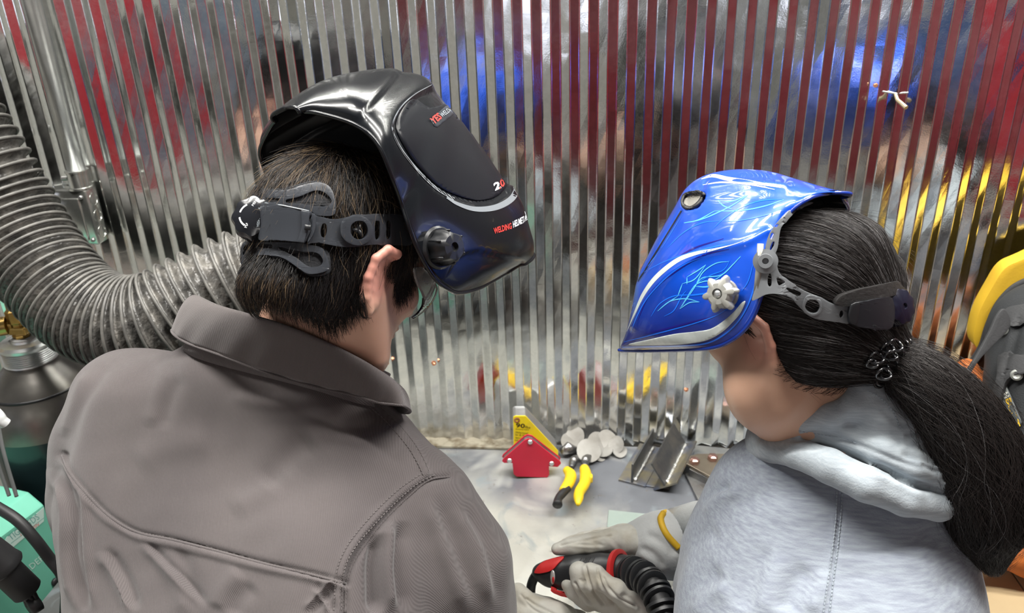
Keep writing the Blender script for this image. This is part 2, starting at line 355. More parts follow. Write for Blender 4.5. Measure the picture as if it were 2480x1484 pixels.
# ------------------------------------------------------------------ arrow magnets
def vplane(o, nrm):
    o = np.asarray(o, float); nrm = np.asarray(nrm, float)
    def g(px, py):
        d = ray(px, py); return CPOS+d*((o-CPOS)@nrm)/(d@nrm)
    return g
def upright(e, pts_px, base, nrm, th, gap, m_plate, m_core, name='side_plate', m_back=None):
    nrm = np.asarray(nrm, float); nrm /= np.linalg.norm(nrm); g = vplane(base, nrm)
    ex = np.cross(nrm, (0, 0, 1.)); ex /= np.linalg.norm(ex); ex = ex if ex[0] > 0 else -ex; ez = np.array([0, 0, 1.]); b = np.asarray(base, float)
    poly = [((g(*q)-b)@ex, max((g(*q)-b)@ez, 0)) for q in pts_px]
    back = -nrm if nrm[1] < 0 else nrm
    c = np.mean(poly, 0); inner = [tuple(c+(np.array(p_)-c)*.955) for p_ in poly]
    MB().prism(poly, .0025, b, ex, ez, back).build(name, m_plate, e, bevel=.0007)
    MB().prism(inner, th-.005, b+back*.0025, ex, ez, back).build('magnet_core', m_core, e, bevel=.0007)
    MB().prism(poly, .0025, b+back*(th-.0025), ex, ez, back).build(name, m_back or m_plate, e, bevel=.0007)
    return g, back
redp = mat('red_magnet_paint', (.58, .018, .05), .42, noise=(18, (.48, .02, .045), .3, .75)); yelp = mat('yellow_magnet_paint', (.83, .66, .02), .4, noise=(40, (.7, .55, .05), .5, .8))
b1_ = on_z(1285, 1158, TZ+.0005); e = empty('arrow_magnet', 'red arrow-shaped welding magnet standing in front of the yellow one', 'magnet', b1_)
g, back = upright(e, [(1216, 1117), (1218, 1112), (1270, 1066), (1279, 1062), (1290, 1065), (1357, 1117), (1359, 1122), (1351, 1131), (1330, 1129), (1330, 1150), (1326, 1159), (1251, 1154), (1244, 1148), (1241, 1121), (1221, 1121)], b1_, (.12, -1, 0), .018, 0, redp, MT['steel'])
for q in ((1284, 1070), (1234, 1115), (1336, 1122)): MB().lathe(g(*q)+back*.001, -back, [(.0055, 0), (.0055, .002), (.0045, .0035), (.002, .0036)], 12).build('rivet', MT['zinc'], e)
b2_ = on_z(1300, 1112, TZ+.0005); e = empty('arrow_magnet', 'tall yellow welding magnet with black print behind the red one', 'magnet', b2_)
g, back = upright(e, [(1244, 1112), (1243, 1010), (1248, 1007), (1272, 1007), (1276, 1010), (1352, 1092), (1352, 1112)], b2_, (.12, -1, 0), .040, 0, yelp, mat('brushed_alloy', (.5, .5, .5), .35, .8), m_back=MT['zinc'])
MB().lathe(g(1252, 1017)+back*.001, -back, [(.0065, 0), (.0065, .0016), (.0035, .002), (.0032, .0005)], 14).build('eyelet', MT['copper'], e)
BLK = mat('black_print', (.01, .01, .01), .6)
def text_mesh(s, size=1.0, shear=0, spacing=1.0, bold=0.0):
    c = bpy.data.curves.new('txt', 'FONT'); c.body = s; c.size = size; c.align_x = 'LEFT'; c.shear = shear; c.space_character = spacing; c.offset = bold; c.resolution_u = 2
    o = bpy.data.objects.new('txt', c); col.objects.link(o); dg = bpy.context.evaluated_depsgraph_get(); dg.update()
    me = bpy.data.meshes.new_from_object(o.evaluated_get(dg)); bpy.data.objects.remove(o); bpy.data.curves.remove(c)
    bm = bmesh.new(); bm.from_mesh(me); bmesh.ops.triangulate(bm, faces=bm.faces)
    V = np.array([v.co[:2] for v in bm.verts]) if len(bm.verts) else np.zeros((0, 2)); F = [tuple(v.index for v in f.verts) for f in bm.faces]; bm.free(); bpy.data.meshes.remove(me)
    if len(V): V = V-[V[:, 0].min(), 0]
    return V, F
def px_text(s, p0, p1, h, surf, name, m, parent, off=.0006, **kw):
    """text whose baseline runs from pixel p0 to p1 and cap height h px (perpendicular vector or number); surf(px,py)->point"""
    V, F = text_mesh(s, 1.0, **kw)
    p0, p1 = np.array(p0, float), np.array(p1, float); W = V[:, 0].max(); H = V[:, 1].max(); t = (p1-p0)/W
    upv = np.array(h, float)/H if hasattr(h, '__len__') else np.array([t[1], -t[0]])/np.linalg.norm(t)*h/H
    out = []
    for v in V:
        q = p0+t*v[0]+upv*v[1]; A = surf(*q); out.append(A+(CPOS-A)/np.linalg.norm(CPOS-A)*off)
    return link(name, mesh(name, out, F), m, parent, False)
for s, a, b_, h in (('90', (1249, 1034), (1271, 1036), 10), ('lbs', (1272, 1036), (1284, 1038), 6), ('HOLDING FORCE', (1249, 1040), (1281, 1042), 3), ('STRONG MAGNET', (1248, 1048), (1279, 1052), 4), ('for 45 90 135', (1248, 1054), (1281, 1058), 4), ('degree joints', (1248, 1061), (1268, 1063), 4), ('keep dry', (1247, 1067), (1264, 1069), 4)):
    px_text(s, a, b_, h, g, 'lettering', BLK, e, bold=.02 if s == '90' else 0)

# ------------------------------------------------------------------ pliers
yg = mat('yellow_grip', (.86, .60, .02), .42, noise=(30, (.75, .50, .02), .4, .7)); 
def grip(path, rad, flat=1.0):
    pts = [on_z(x, y, TZ+h) for x, y, h in path]; m = MB(); Pn = crom(pts, 26); Rn = crom([[r] for r in rad], 26)[:, 0]
    m.tube(list(Pn), list(Rn), 12); return m
e = empty('side_cutters', 'yellow-handled cutters with a black looped handle end on the bench', 'pliers', on_z(1370, 1170))
grip([(1398, 1104, .012), (1390, 1114, .014), (1384, 1132, .016)], [.004, .0095, .006]).build('jaw', MT['darksteel'], e, True)
MB().lathe(on_z(1390, 1114, TZ+.02), (0, -.3, 1), [(.006, -.004), (.006, .003), (.003, .005)], 12).build('pivot', MT['steel'], e)
grip([(1372, 1137, .022), (1382, 1150, .024), (1378, 1168, .028), (1364, 1188, .031)], [.0085, .012, .0115, .009]).build('grip', yg, e, True)
grip([(1376, 1182, .030), (1362, 1195, .032), (1352, 1208, .034), (1350, 1222, .034)], [.007, .0085, .008, .010]).build('grip_end', MT['rubber'], e, True, label='black rubber end of the grip')
px_text('PRO', (1377, 1166), (1384, 1146), 6, lambda x, y: on_z(x, y, TZ+.036), 'lettering', BLK, e)
e = empty('lineman_pliers', 'right-hand tool on the bench with a plain yellow grip and thumb stop', 'pliers', on_z(1412, 1170))
grip([(1432, 1104, .012), (1420, 1112, .014), (1416, 1130, .018)], [.004, .010, .007]).build('jaw', MT['darksteel'], e, True)
MB().lathe(on_z(1418, 1113, TZ+.022), (0, -.3, 1), [(.006, -.004), (.006, .003), (.003, .005)], 12).build('pivot', MT['steel'], e)
grip([(1415, 1134, .022), (1419, 1152, .026), (1415, 1172, .029), (1403, 1192, .032), (1401, 1208, .033), (1400, 1222, .033)], [.0105, .0125, .0115, .0105, .0095, .004]).build('grip', yg, e, True)
MB().box(on_z(1428, 1158, TZ+.027), (.013, .014, .016), bev=.003).build('thumb_stop', yg, e)

# ------------------------------------------------------------------ cut discs
dm = mat('cut_disc_steel', (.30, .295, .275), .6, .25, noise=(22, (.20, .19, .17), .35, .7))
dl = ['thin disc leaning on the wall at the back of the scrap pile', 'thin disc at the left of the scrap pile by the yellow magnet', 'broad fan-shaped disc lying nearest the pliers', 'tilted disc in the middle of the scrap pile', 'disc under the shiny pair at the pile right side', 'upright shiny disc at the right side of the scrap pile', 'round disc lying flat at the far right end of the scrap pile', 'narrow tilted disc peeping out below the scrap pile', 'greyish disc behind the middle of the scrap pile']
for i, (x, y, r_, tx, ty, z) in enumerate([(1393, 1058, .024, 38, -14, .026), (1384, 1070, .026, 14, 8, .020), (1426, 1092, .029, 24, 6, .020), (1448, 1074, .027, 28, 22, .022), (1462, 1090, .022, 10, -16, .012), (1492, 1076, .019, 46, -10, .022), (1500, 1092, .018, 12, 6, .009), (1452, 1102, .016, 16, 32, .008), (1470, 1066, .024, 34, 6, .024)]):
    r_ *= .92; c = on_z(x, y, TZ+z); R3 = Matrix.Rotation(R_(tx), 3, 'X') @ Matrix.Rotation(R_(ty), 3, 'Y'); V = []; F = []; nn = 20
    for s_ in (0, 1):
        for rr in (.0, .5, 1.0):
            for k in range(nn):
                a = 2*math.pi*k/nn; q = Vector((r_*rr*math.cos(a), r_*rr*math.sin(a)*1.12, .0016*s_+(rr**2)*.0022*math.cos(2*a+i))); V.append(tuple(Vector(c.tolist())+R3 @ q))
    for s_ in (0, 1):
        for rr in range(2):
            for k in range(nn):
                a_, b_ = s_*60+rr*20+k, s_*60+rr*20+(k+1) % nn; F.append((a_, b_, b_+20, a_+20))
    for k in range(nn): F.append((40+k, 40+(k+1) % nn, 100+(k+1) % nn, 100+k))
    o = link('steel_disc', mesh('steel_disc', V, F), dm, None, False); tag(o, dl[i], 'metal disc', 'cut steel discs in the pile by the wall')
o = MB().tube([on_z(1362, 1094, TZ+.012), on_z(1376, 1084, TZ+.024), on_z(1394, 1090, TZ+.012)], [.010, .014, .008], 8).build('steel_offcut', MT['steel'], None, True); tag(o, 'crumpled bright steel offcut beside the yellow magnet', 'metal scrap')

# ------------------------------------------------------------------ welded T coupons and plates
bead = mat('weld_bead', (.62, .62, .60), .25, .9, bump=(300, .9, .003)); edge = mat('heat_tinted_steel', (.36, .32, .22), .35, .8, noise=(25, (.18, .20, .26), .4, .65))
def tee(label, f0, b0, wbase, h, ang, m1, m2, beadside, lift, th=.004):
    """T coupon: f0, b0 = front/back pixel of the joint line, ang = lean"""
    A, B = on_z(*f0, TZ+lift), on_z(*b0, TZ+lift); ax = B-A; L_ = np.linalg.norm(ax); ax /= L_; side = np.cross(ax, (0, 0, 1.)); side /= np.linalg.norm(side)
    ca, sa = math.cos(R_(ang)), math.sin(R_(ang)); up = np.cross(side, ax); s2 = ca*side+sa*up; u2 = ca*up-sa*side
    e = empty('welded_coupon', label, 'metal coupon', A, 'welded T coupons on the bench')
    MB().prism([(-wbase/2, 0), (wbase/2, 0), (wbase/2, th), (-wbase/2, th)], L_, A, s2, u2, ax).build('base_plate', m2, e, bevel=.0004)
    MB().prism([(-th/2, th), (th/2, th), (th/2, h), (-th/2, h)], L_, A, s2, u2, ax).build('upright_plate', m1, e, bevel=.0004)
    for sg in beadside:
        n = 22; V_ = [A+ax*(L_*(.04+.92*k/n))+s2*sg*(th/2+.0022)+u2*(th+.0022) for k in range(n+1)]
        MB().tube(V_, [.0042+.0011*math.sin(k*2.2) for k in range(n+1)], 7).build('weld_bead', bead, e, True)
tee('upright T coupon standing nearest the pliers', (1530, 1172), (1580, 1083), .058, .050, 0, MT['darksteel'], edge, (1,), .001)
tee('T coupon tipped over with a bright weld bead', (1612, 1180), (1662, 1078), .056, .058, 33, MT['darksteel'], edge, (1,), .016)
def plate(label, px, z, th, m, name='steel_plate'):
    pts = [on_z(x, y, TZ+z) for x, y in px]; o0 = pts[0]; poly = [((p-o0)[0], (p-o0)[1]) for p in pts]
    o = MB().prism(poly, th, o0, (1, 0, 0), (0, 1, 0), (0, 0, 1)).build(name, m, None, bevel=.0005); tag(o, label, 'metal plate'); return o
plate('square steel plate lying flat under the coupons by the wall', [(1562, 1178), (1620, 1186), (1660, 1100), (1605, 1086)], .0005, .003, edge)
plate('grey steel plate flat against the wall behind the bolted plate', [(1672, 1150), (1780, 1160), (1782, 1090), (1684, 1080)], .0005, .003, mat('grey_plate', (.30, .32, .33), .35, .8, noise=(20, (.45, .44, .40), .4, .7)))
plate('small blue-grey plate at the wall near the hood', [(1786, 1150), (1850, 1160), (1850, 1104), (1786, 1096)], .0005, .003, mat('blue_grey_plate', (.34, .37, .40), .3, .8))
plate('long dull plate under the bolted plate beside the sleeve', [(1660, 1150), (1690, 1140), (1768, 1260), (1720, 1275)], .0045, .004, MT['steel'])
rust = mat('tarnished_plate', (.30, .26, .20), .3, .75, noise=(14, (.17, .14, .11), .35, .7))
o = plate('clipped-corner plate carrying two bright nuts', [(1662, 1128), (1667, 1110), (1690, 1104), (1758, 1104), (1754, 1140), (1740, 1158), (1722, 1160)], .026, .006, rust, 'bolted_plate')
plate('dark block under the clipped-corner plate', [(1668, 1152), (1680, 1126), (1752, 1130), (1742, 1172), (1722, 1178)], .0085, .017, MT['darksteel'], 'steel_block')
nutm = mat('tinted_nut', (.50, .30, .26), .25, .9)
for (x, y), lb in (((1682, 1114), 'shiny hex nut on the left of the clipped-corner plate'), ((1726, 1106), 'shiny hex nut on the right of the clipped-corner plate')):
    o = MB().lathe(on_z(x, y+6, TZ+.0325), (0, 0, 1), [(.0105, 0), (.0105, .009), (.008, .0105), (.005, .011)], 6).build('hex_nut', nutm, None); tag(o, lb, 'nut', 'nuts on the bolted plate')
plate('pale green-grey sheet lying in the middle of the bench', [(1470, 1277), (1560, 1290), (1570, 1246), (1474, 1236)], .0006, .002, mat('pale_sheet', (.28, .34, .31), .45, .3, noise=(20, (.36, .41, .38), .5, .8)))
plate('light blue-grey plate beside the breather hose', [(1588, 1395), (1660, 1400), (1660, 1380), (1592, 1376)], .02, .005, mat('sky_plate', (.5, .58, .62), .3, .5))
o = MB().tube([on_z(1575, 1412, TZ+.05), on_z(1622, 1368, TZ+.03)], .0022, 6).build('filler_rod', MT['darksteel'], None, True); tag(o, 'thin dark filler rods beside the glove cuff', 'rod')
# ------------------------------------------------------------------ signed-distance modelling for bodies and cloth
class SDF:
    def __init__(s): s.ops = []
    def cap(s, a, b, ra, rb=None, k=.02, sub=False):
        s.ops.append(('c', np.asarray(a, float), np.asarray(b, float), ra, ra if rb is None else rb, k, sub)); return s
    def chain(s, pts, rs, k=.02, sub=False):
        rs = rs if hasattr(rs, '__len__') else [rs]*len(pts)
        for i in range(len(pts)-1): s.cap(pts[i], pts[i+1], rs[i], rs[i+1], k, sub)
        return s
    def ell(s, c, r, R=None, k=.02, sub=False):
        s.ops.append(('e', np.asarray(c, float), np.asarray(r, float), np.eye(3) if R is None else np.asarray(R, float), k, sub)); return s
    def ev(s, X):
        D = None
        for o in s.ops:
            if o[0] == 'c':
                _, a, b, ra, rb, k, sub = o; ab = (b-a).astype(np.float32); L2 = float(ab@ab)+1e-12; d = X-a.astype(np.float32)
                h = np.clip(d@ab/L2, 0, 1); q = np.sqrt(((d-h[:, None]*ab)**2).sum(1))-(ra+(rb-ra)*h)
            else:
                _, c, r, R, k, sub = o; y = (X-c.astype(np.float32))@R.T.astype(np.float32); yr = y/r.astype(np.float32)
                k0 = np.sqrt((yr**2).sum(1)); k1 = np.sqrt(((yr/r.astype(np.float32))**2).sum(1))+1e-9; q = k0*(k0-1)/k1
            if D is None: D = q; continue
            if sub:
                h = np.clip(.5-.5*(D+q)/k, 0, 1); D = D*(1-h)-q*h+k*h*(1-h)
            else:
                h = np.clip(.5+.5*(q-D)/k, 0, 1); D = q*(1-h)+D*h-k*h*(1-h)
        return D
    def bounds(s, pad=.02):
        lo = np.full(3, 1e9); hi = -lo
        for o in s.ops:
            if o[-1]: continue
            if o[0] == 'c':
                for p_, r_ in ((o[1], o[3]), (o[2], o[4])): lo = np.minimum(lo, p_-r_); hi = np.maximum(hi, p_+r_)
            else: m_ = o[2].max(); lo = np.minimum(lo, o[1]-m_); hi = np.maximum(hi, o[1]+m_)
        return lo-pad, hi+pad
    def mesh(s, name, vox, clipf=None):
        lo, hi = s.bounds(); B = 5; nc = np.ceil((hi-lo)/(vox*B)).astype(int)+1; n = nc*B
        ev = (lambda X: np.maximum(s.ev(X), clipf(X))) if clipf is not None else s.ev
        # coarse pass finds the blocks the surface runs through, the fine pass fills only those
        ci = np.stack(np.meshgrid(*[np.arange(k) for k in nc], indexing='ij'), -1).reshape(-1, 3)
        cc = (lo+(ci+.5-.5/B)*vox*B).astype(np.float32); D = np.concatenate([ev(cc[i:i+300000]) for i in range(0, len(cc), 300000)])
        out = np.repeat(np.repeat(np.repeat(D.reshape(nc), B, 0), B, 1), B, 2).astype(np.float32)
        act = ci[np.abs(D) < vox*B*1.35+.002]; g = np.stack(np.meshgrid(*[np.arange(B)]*3, indexing='ij'), -1).reshape(-1, 3)
        for i in range(0, len(act), 2500):
            I = (act[i:i+2500, None, :]*B+g[None]).reshape(-1, 3); out[I[:, 0], I[:, 1], I[:, 2]] = ev((lo+I*vox).astype(np.float32))
        G = vdb.FloatGrid(background=float(vox*4)); G.copyFromArray(np.clip(out, -vox*4, vox*4))
        V, Q = G.convertToQuads(0.0); V = V*vox+lo
        return V, Q.astype(np.int32)
def vnormals(V, Q):
    n = np.cross(V[Q[:, 2]]-V[Q[:, 0]], V[Q[:, 3]]-V[Q[:, 1]]) if Q.shape[1] == 4 else np.cross(V[Q[:, 1]]-V[Q[:, 0]], V[Q[:, 2]]-V[Q[:, 0]])
    N = np.zeros_like(V)
    for k in range(Q.shape[1]):
        for c in range(3): N[:, c] += np.bincount(Q[:, k], n[:, c], len(V))
    return N/(np.linalg.norm(N, axis=1)[:, None]+1e-12)
def smoothV(V, Q, it=2):
    V = V.copy()
    for _ in range(it):
        A = np.zeros_like(V); c = np.zeros(len(V)); C4 = V[Q].mean(1)
        for k in range(Q.shape[1]):
            c += np.bincount(Q[:, k], None, len(V))
            for a_ in range(3): A[:, a_] += np.bincount(Q[:, k], C4[:, a_], len(V))
        V = .5*V+.5*A/np.maximum(c, 1)[:, None]
    return V
def seg_dist(x, y, pl):
    """distance (px) and signed side of points to a polyline in the photograph's frame"""
    best = np.full(len(x), 1e9); side = np.zeros(len(x)); par = np.zeros(len(x)); pl = np.asarray(pl, float); L0 = 0; T = np.linalg.norm(np.diff(pl, axis=0), axis=1).sum()
    for a, b in zip(pl[:-1], pl[1:]):
        ab = b-a; L = np.linalg.norm(ab)+1e-9; h = np.clip(((x-a[0])*ab[0]+(y-a[1])*ab[1])/L**2, 0, 1)
        dx, dy = x-(a[0]+h*ab[0]), y-(a[1]+h*ab[1]); d = np.hypot(dx, dy); m = d < best
        best[m] = d[m]; side[m] = np.sign(ab[0]*dy-ab[1]*dx)[m]; par[m] = ((L0+h*L)/T)[m]; L0 += L
    return best, side, par
def folds(V, Q, FL, facing=True):
    """push vertices along their normals: FL = [(polyline px, width px, height m, kind)]"""
    N = vnormals(V, Q); x, y, d = proj(V); f = np.clip(-(N@CW)*2, 0, 1) if facing else np.ones(len(V)); off = np.zeros(len(V))
    for pl, wd_, h, kind in FL:
        pp = crom(pl, max(8, 5*len(pl))) if len(pl) > 2 else np.asarray(pl, float)
        b, s_, t = seg_dist(x, y, pp); end = np.minimum(1, np.minimum(t, 1-t)*6+.0) if kind != 'seam' else 1
        if kind == 'ridge': off += h*np.exp(-(b/wd_)**2)*end
        elif kind == 'seam': off += h*np.exp(-(b/wd_)**2)
        elif kind == 'step': off += h*np.where(s_ > 0, np.exp(-b/(wd_*3)), 0)*np.minimum(1, b/ (wd_*.3))*end
        elif kind == 'pair': off += h*(np.exp(-((b*s_-wd_*.6)/wd_)**2)-np.exp(-((b*s_+wd_*.6)/wd_)**2))*end
    return V+N*(off*f)[:, None]
def noise3(V, scale, seed=0):
    """cheap smooth 3D noise from summed sines"""
    r = np.random.default_rng(seed); o = np.zeros(len(V))
    for _ in range(14):
        k = r.normal(size=3); k /= np.linalg.norm(k); o += np.sin(V@k*scale*r.uniform(.6, 1.6)*6.28+r.uniform(0, 6.28))
    return o/6
class HeadFrame:
    def __init__(s, side, a, p, ro, px, py, d):
        a, p, ro = R_(a), R_(p), R_(ro); F0 = np.array([side*math.cos(a), math.sin(a), 0]); Z = np.array([0, 0, 1.])
        S = np.array([side*math.sin(a), -math.cos(a), 0]); s.F = math.cos(p)*F0-math.sin(p)*Z; U2 = math.cos(p)*Z+math.sin(p)*F0
        s.S = math.cos(ro)*S+math.sin(ro)*U2; s.U = math.cos(ro)*U2-math.sin(ro)*S; s.O = P(px, py, d); s.R = np.array([s.F, s.S, s.U])
    def w(s, f, l, u): return s.O+f*s.F+l*s.S+u*s.U
    def pt(s, px, py, l):
        """where the sight line through a photograph pixel meets the plane lateral = l"""
        d = ray(px, py); return CPOS+d*((s.O+l*s.S-CPOS)@s.S)/(d@s.S)
    def loc(s, A): return (np.asarray(A)-s.O)@s.R.T
    def mir(s, A): A = np.asarray(A); return A-2*((A-s.O)@s.S)[..., None]*s.S
HM = HeadFrame(1, 43, 35, 18, 832, 640, .965)
HW = HeadFrame(-1, 36, 24, 10, 1905, 757, .95)
def head_sdf(H, ear=True, wide=1.0, chin=0.0):
    s = SDF(); w = H.w
    s.ell(w(-.008, 0, .038), (.096, .076*wide, .088), H.R); s.ell(w(.038, 0, -.015), (.060, .058*wide, .088), H.R, .03)
    for g in (1, -1):
        s.cap(w(.005, g*.056*wide, -.045), w(.060, g*.028*wide, -.098), .018, .016, .03)
        s.ell(w(.066, g*.040, -.022), (.022, .022, .020), H.R, .02)
        s.ell(w(.094, g*.031, .004), (.014, .015, .010), H.R, .012, True); s.ell(w(.079, g*.031, .004), (.0125, .0125, .0125), H.R, .002)
        s.cap(w(.090, g*.012, .022), w(.080, g*.045, .022), .008, .006, .012)
    s.ell(w(.078+chin, 0, -.102), (.017, .020, .017), H.R, .025)
    s.cap(w(.092, 0, .012), w(.110, 0, -.026), .006, .0095, .012)
    for g in (1, -1): s.ell(w(.100, g*.010, -.031), (.010, .0065, .007), H.R, .006)
    s.ell(w(.088, 0, -.056), (.010, .020, .0055), H.R, .006); s.ell(w(.086, 0, -.066), (.010, .017, .006), H.R, .005)
    if ear:
        for g in (1, -1):
            hx = [(.000, .076, -.045), (-.012, .083, -.033), (-.020, .090, -.012), (-.021, .096, .010), (-.010, .099, .025), (.006, .096, .025), (.010, .088, .013)]
            hx = [(f, l, u-.013) for f, l, u in hx]; hp = [w(f, g*l*1.0, u) for f, l, u in hx]; rt = [w(.004, g*.070, u-.013) for u in (-.038, -.03, -.014, .004, .016, .018, .012)]
            for a_, b_ in zip(hp[:-1], rt[:-1]): s.cap(b_, a_, .0075, .004, .006)
            for i_ in range(5): s.cap((rt[i_]+rt[i_+1])/2, (hp[i_]+hp[i_+1])/2, .0075, .0042, .006)
            s.chain(hp, [.0065, .0052, .0048, .0048, .0048, .0045, .003], .003)
            s.ell(w(.008, g*.093, -.010), (.010, .010, .016), H.R, .004, True)
    return s
skin = bpy.data.materials.new('skin'); skin.use_nodes = True
def mk_skin(name, c1, c2, red, Hf, ears):
    m = mat(name, c1, .42, noise=(14, c2, .35, .7), bump=(700, .12, .0004)); b = m.node_tree.nodes['Principled BSDF']
    b.inputs['Subsurface Weight'].default_value = .12; b.inputs['Subsurface Radius'].default_value = (.012, .005, .003); b.inputs['Subsurface Scale'].default_value = .6
    nt = m.node_tree; N = nt.nodes; L = nt.links; src = b.inputs['Base Color'].links[0].from_socket
    tc = N.new('ShaderNodeTexCoord')
    for e in ears:      # flushed skin over the ears
        vm = N.new('ShaderNodeVectorMath'); vm.operation = 'DISTANCE'; L.new(tc.outputs['Object'], vm.inputs[0]); vm.inputs[1].default_value = tuple(e)
        r = N.new('ShaderNodeMapRange'); r.inputs['From Min'].default_value = .028; r.inputs['From Max'].default_value = .052; r.inputs['To Min'].default_value = .75; r.inputs['To Max'].default_value = 0; L.new(vm.outputs['Value'], r.inputs['Value'])
        mx = N.new('ShaderNodeMix'); mx.data_type = 'RGBA'; L.new(r.outputs['Result'], mx.inputs[0]); L.new(src, mx.inputs[6]); mx.inputs[7].default_value = (*red, 1); src = mx.outputs[2]
    L.new(src, b.inputs['Base Color']); return m
bpy.data.materials.remove(skin)
# ------------------------------------------------------------------ person in the grey work jacket
pm = empty('person', 'person in a grey-brown twill work jacket bending over the bench, seen from behind', 'person', (-.30, .42, 0))
skm = mk_skin('skin_warm', (.60, .36, .26), (.54, .31, .22), (.62, .26, .21), HM, [HM.w(-.008, .088, -.006), HM.w(-.008, -.088, -.006)])
hs = head_sdf(HM)
nb = P(705, 905, 1.15)
hs.chain([HM.w(-.014, 0, -.02), P(742, 800, 1.03), nb], [.064, .055, .056], .03)
hs.cap(HM.w(.02, 0, -.07), P(820, 930, 1.06), .035, .05, .03)
hs.cap(nb, P(620, 1250, 1.10), .056, .10, .04)
hs.cap(P(620, 1250, 1.06), P(600, 1600, 1.0), .10, .11, .04)
MANHEAD = hs
V, Q = hs.mesh('b', .0017); V = smoothV(V, Q, 1)
body_m = link('body', fast_mesh('body', V, Q), skm, pm)
bvh_hm = bvh_of(body_m.data)

def twill(name, c1, c2, freq=4200.0, ang=35):
    m = mat(name, c1, .9, spec=.25, noise=(5.5, c2, .35, .68), sheen=.25); nt = m.node_tree; N = nt.nodes; L = nt.links; b = N['Principled BSDF']
    tc = N.new('ShaderNodeTexCoord'); mp = N.new('ShaderNodeMapping'); mp.inputs['Rotation'].default_value = (0, R_(ang), 0); L.new(tc.outputs['Object'], mp.inputs[0])
    wv = N.new('ShaderNodeTexWave'); wv.wave_type = 'BANDS'; wv.bands_direction = 'X'; wv.inputs['Scale'].default_value = freq/20; wv.inputs['Distortion'].default_value = .8; wv.inputs['Detail'].default_value = 1; L.new(mp.outputs[0], wv.inputs[0])
    n = N.new('ShaderNodeTexNoise'); n.inputs['Scale'].default_value = 260; L.new(tc.outputs['Object'], n.inputs[0])
    ad = N.new('ShaderNodeMath'); ad.operation = 'MULTIPLY_ADD'; L.new(n.outputs['Fac'], ad.inputs[0]); ad.inputs[1].default_value = .9; L.new(wv.outputs['Fac'], ad.inputs[2])
    bp = N.new('ShaderNodeBump'); bp.inputs['Strength'].default_value = .4; bp.inputs['Distance'].default_value = .0007; L.new(ad.outputs[0], bp.inputs['Height']); L.new(bp.outputs['Normal'], b.inputs['Normal'])
    src = b.inputs['Base Color'].links[0].from_socket; mx = N.new('ShaderNodeMix'); mx.data_type = 'RGBA'; mx.blend_type = 'MULTIPLY'
    mr = N.new('ShaderNodeMapRange'); mr.inputs['To Min'].default_value = .86; mr.inputs['To Max'].default_value = 1.06; L.new(wv.outputs['Fac'], mr.inputs['Value'])
    mx.inputs[0].default_value = 1; L.new(src, mx.inputs[6]); L.new(mr.outputs['Result'], mx.inputs[7]); L.new(mx.outputs[2], b.inputs['Base Color'])
    return m
tw = twill('grey_brown_twill', (.112, .098, .097), (.088, .077, .078))
j = SDF()
j.cap(P(385, 1030, 1.115), P(820, 1118, 1.085), .108, .104)
j.cap(P(600, 955, 1.12), P(720, 980, 1.11), .080, .080, .05)
j.cap(P(560, 925, 1.085), P(765, 972, 1.065), .074, .074, .045)
j.cap(P(350, 1220, 1.075), P(845, 1280, 1.045), .112, .122, .05)
j.cap(P(410, 1420, 1.04), P(790, 1470, .995), .124, .142, .05)
j.cap(P(450, 1640, .98), P(760, 1700, .945), .132, .142, .05)
j.cap(P(600, 1250, 1.18), P(610, 1600, 1.08), .14, .14, .05)
j.chain([P(302, 960, 1.13), P(262, 1080, 1.13), P(250, 1210, 1.13), P(275, 1330, 1.15), P(330, 1480, 1.18)], [.066, .063, .063, .062, .058], .035)
j.chain([P(922, 1152, 1.08), P(1000, 1250, 1.06), P(1050, 1380, 1.07), P(1056, 1500, 1.09), P(1070, 1620, 1.12)], [.066, .080, .101, .104, .09], .035)
j.cap(P(930, 1060, 1.14), P(1005, 1165, 1.12), .045, .043, .03)
V, Q = j.mesh('j', .0028); V = smoothV(V, Q, 2)
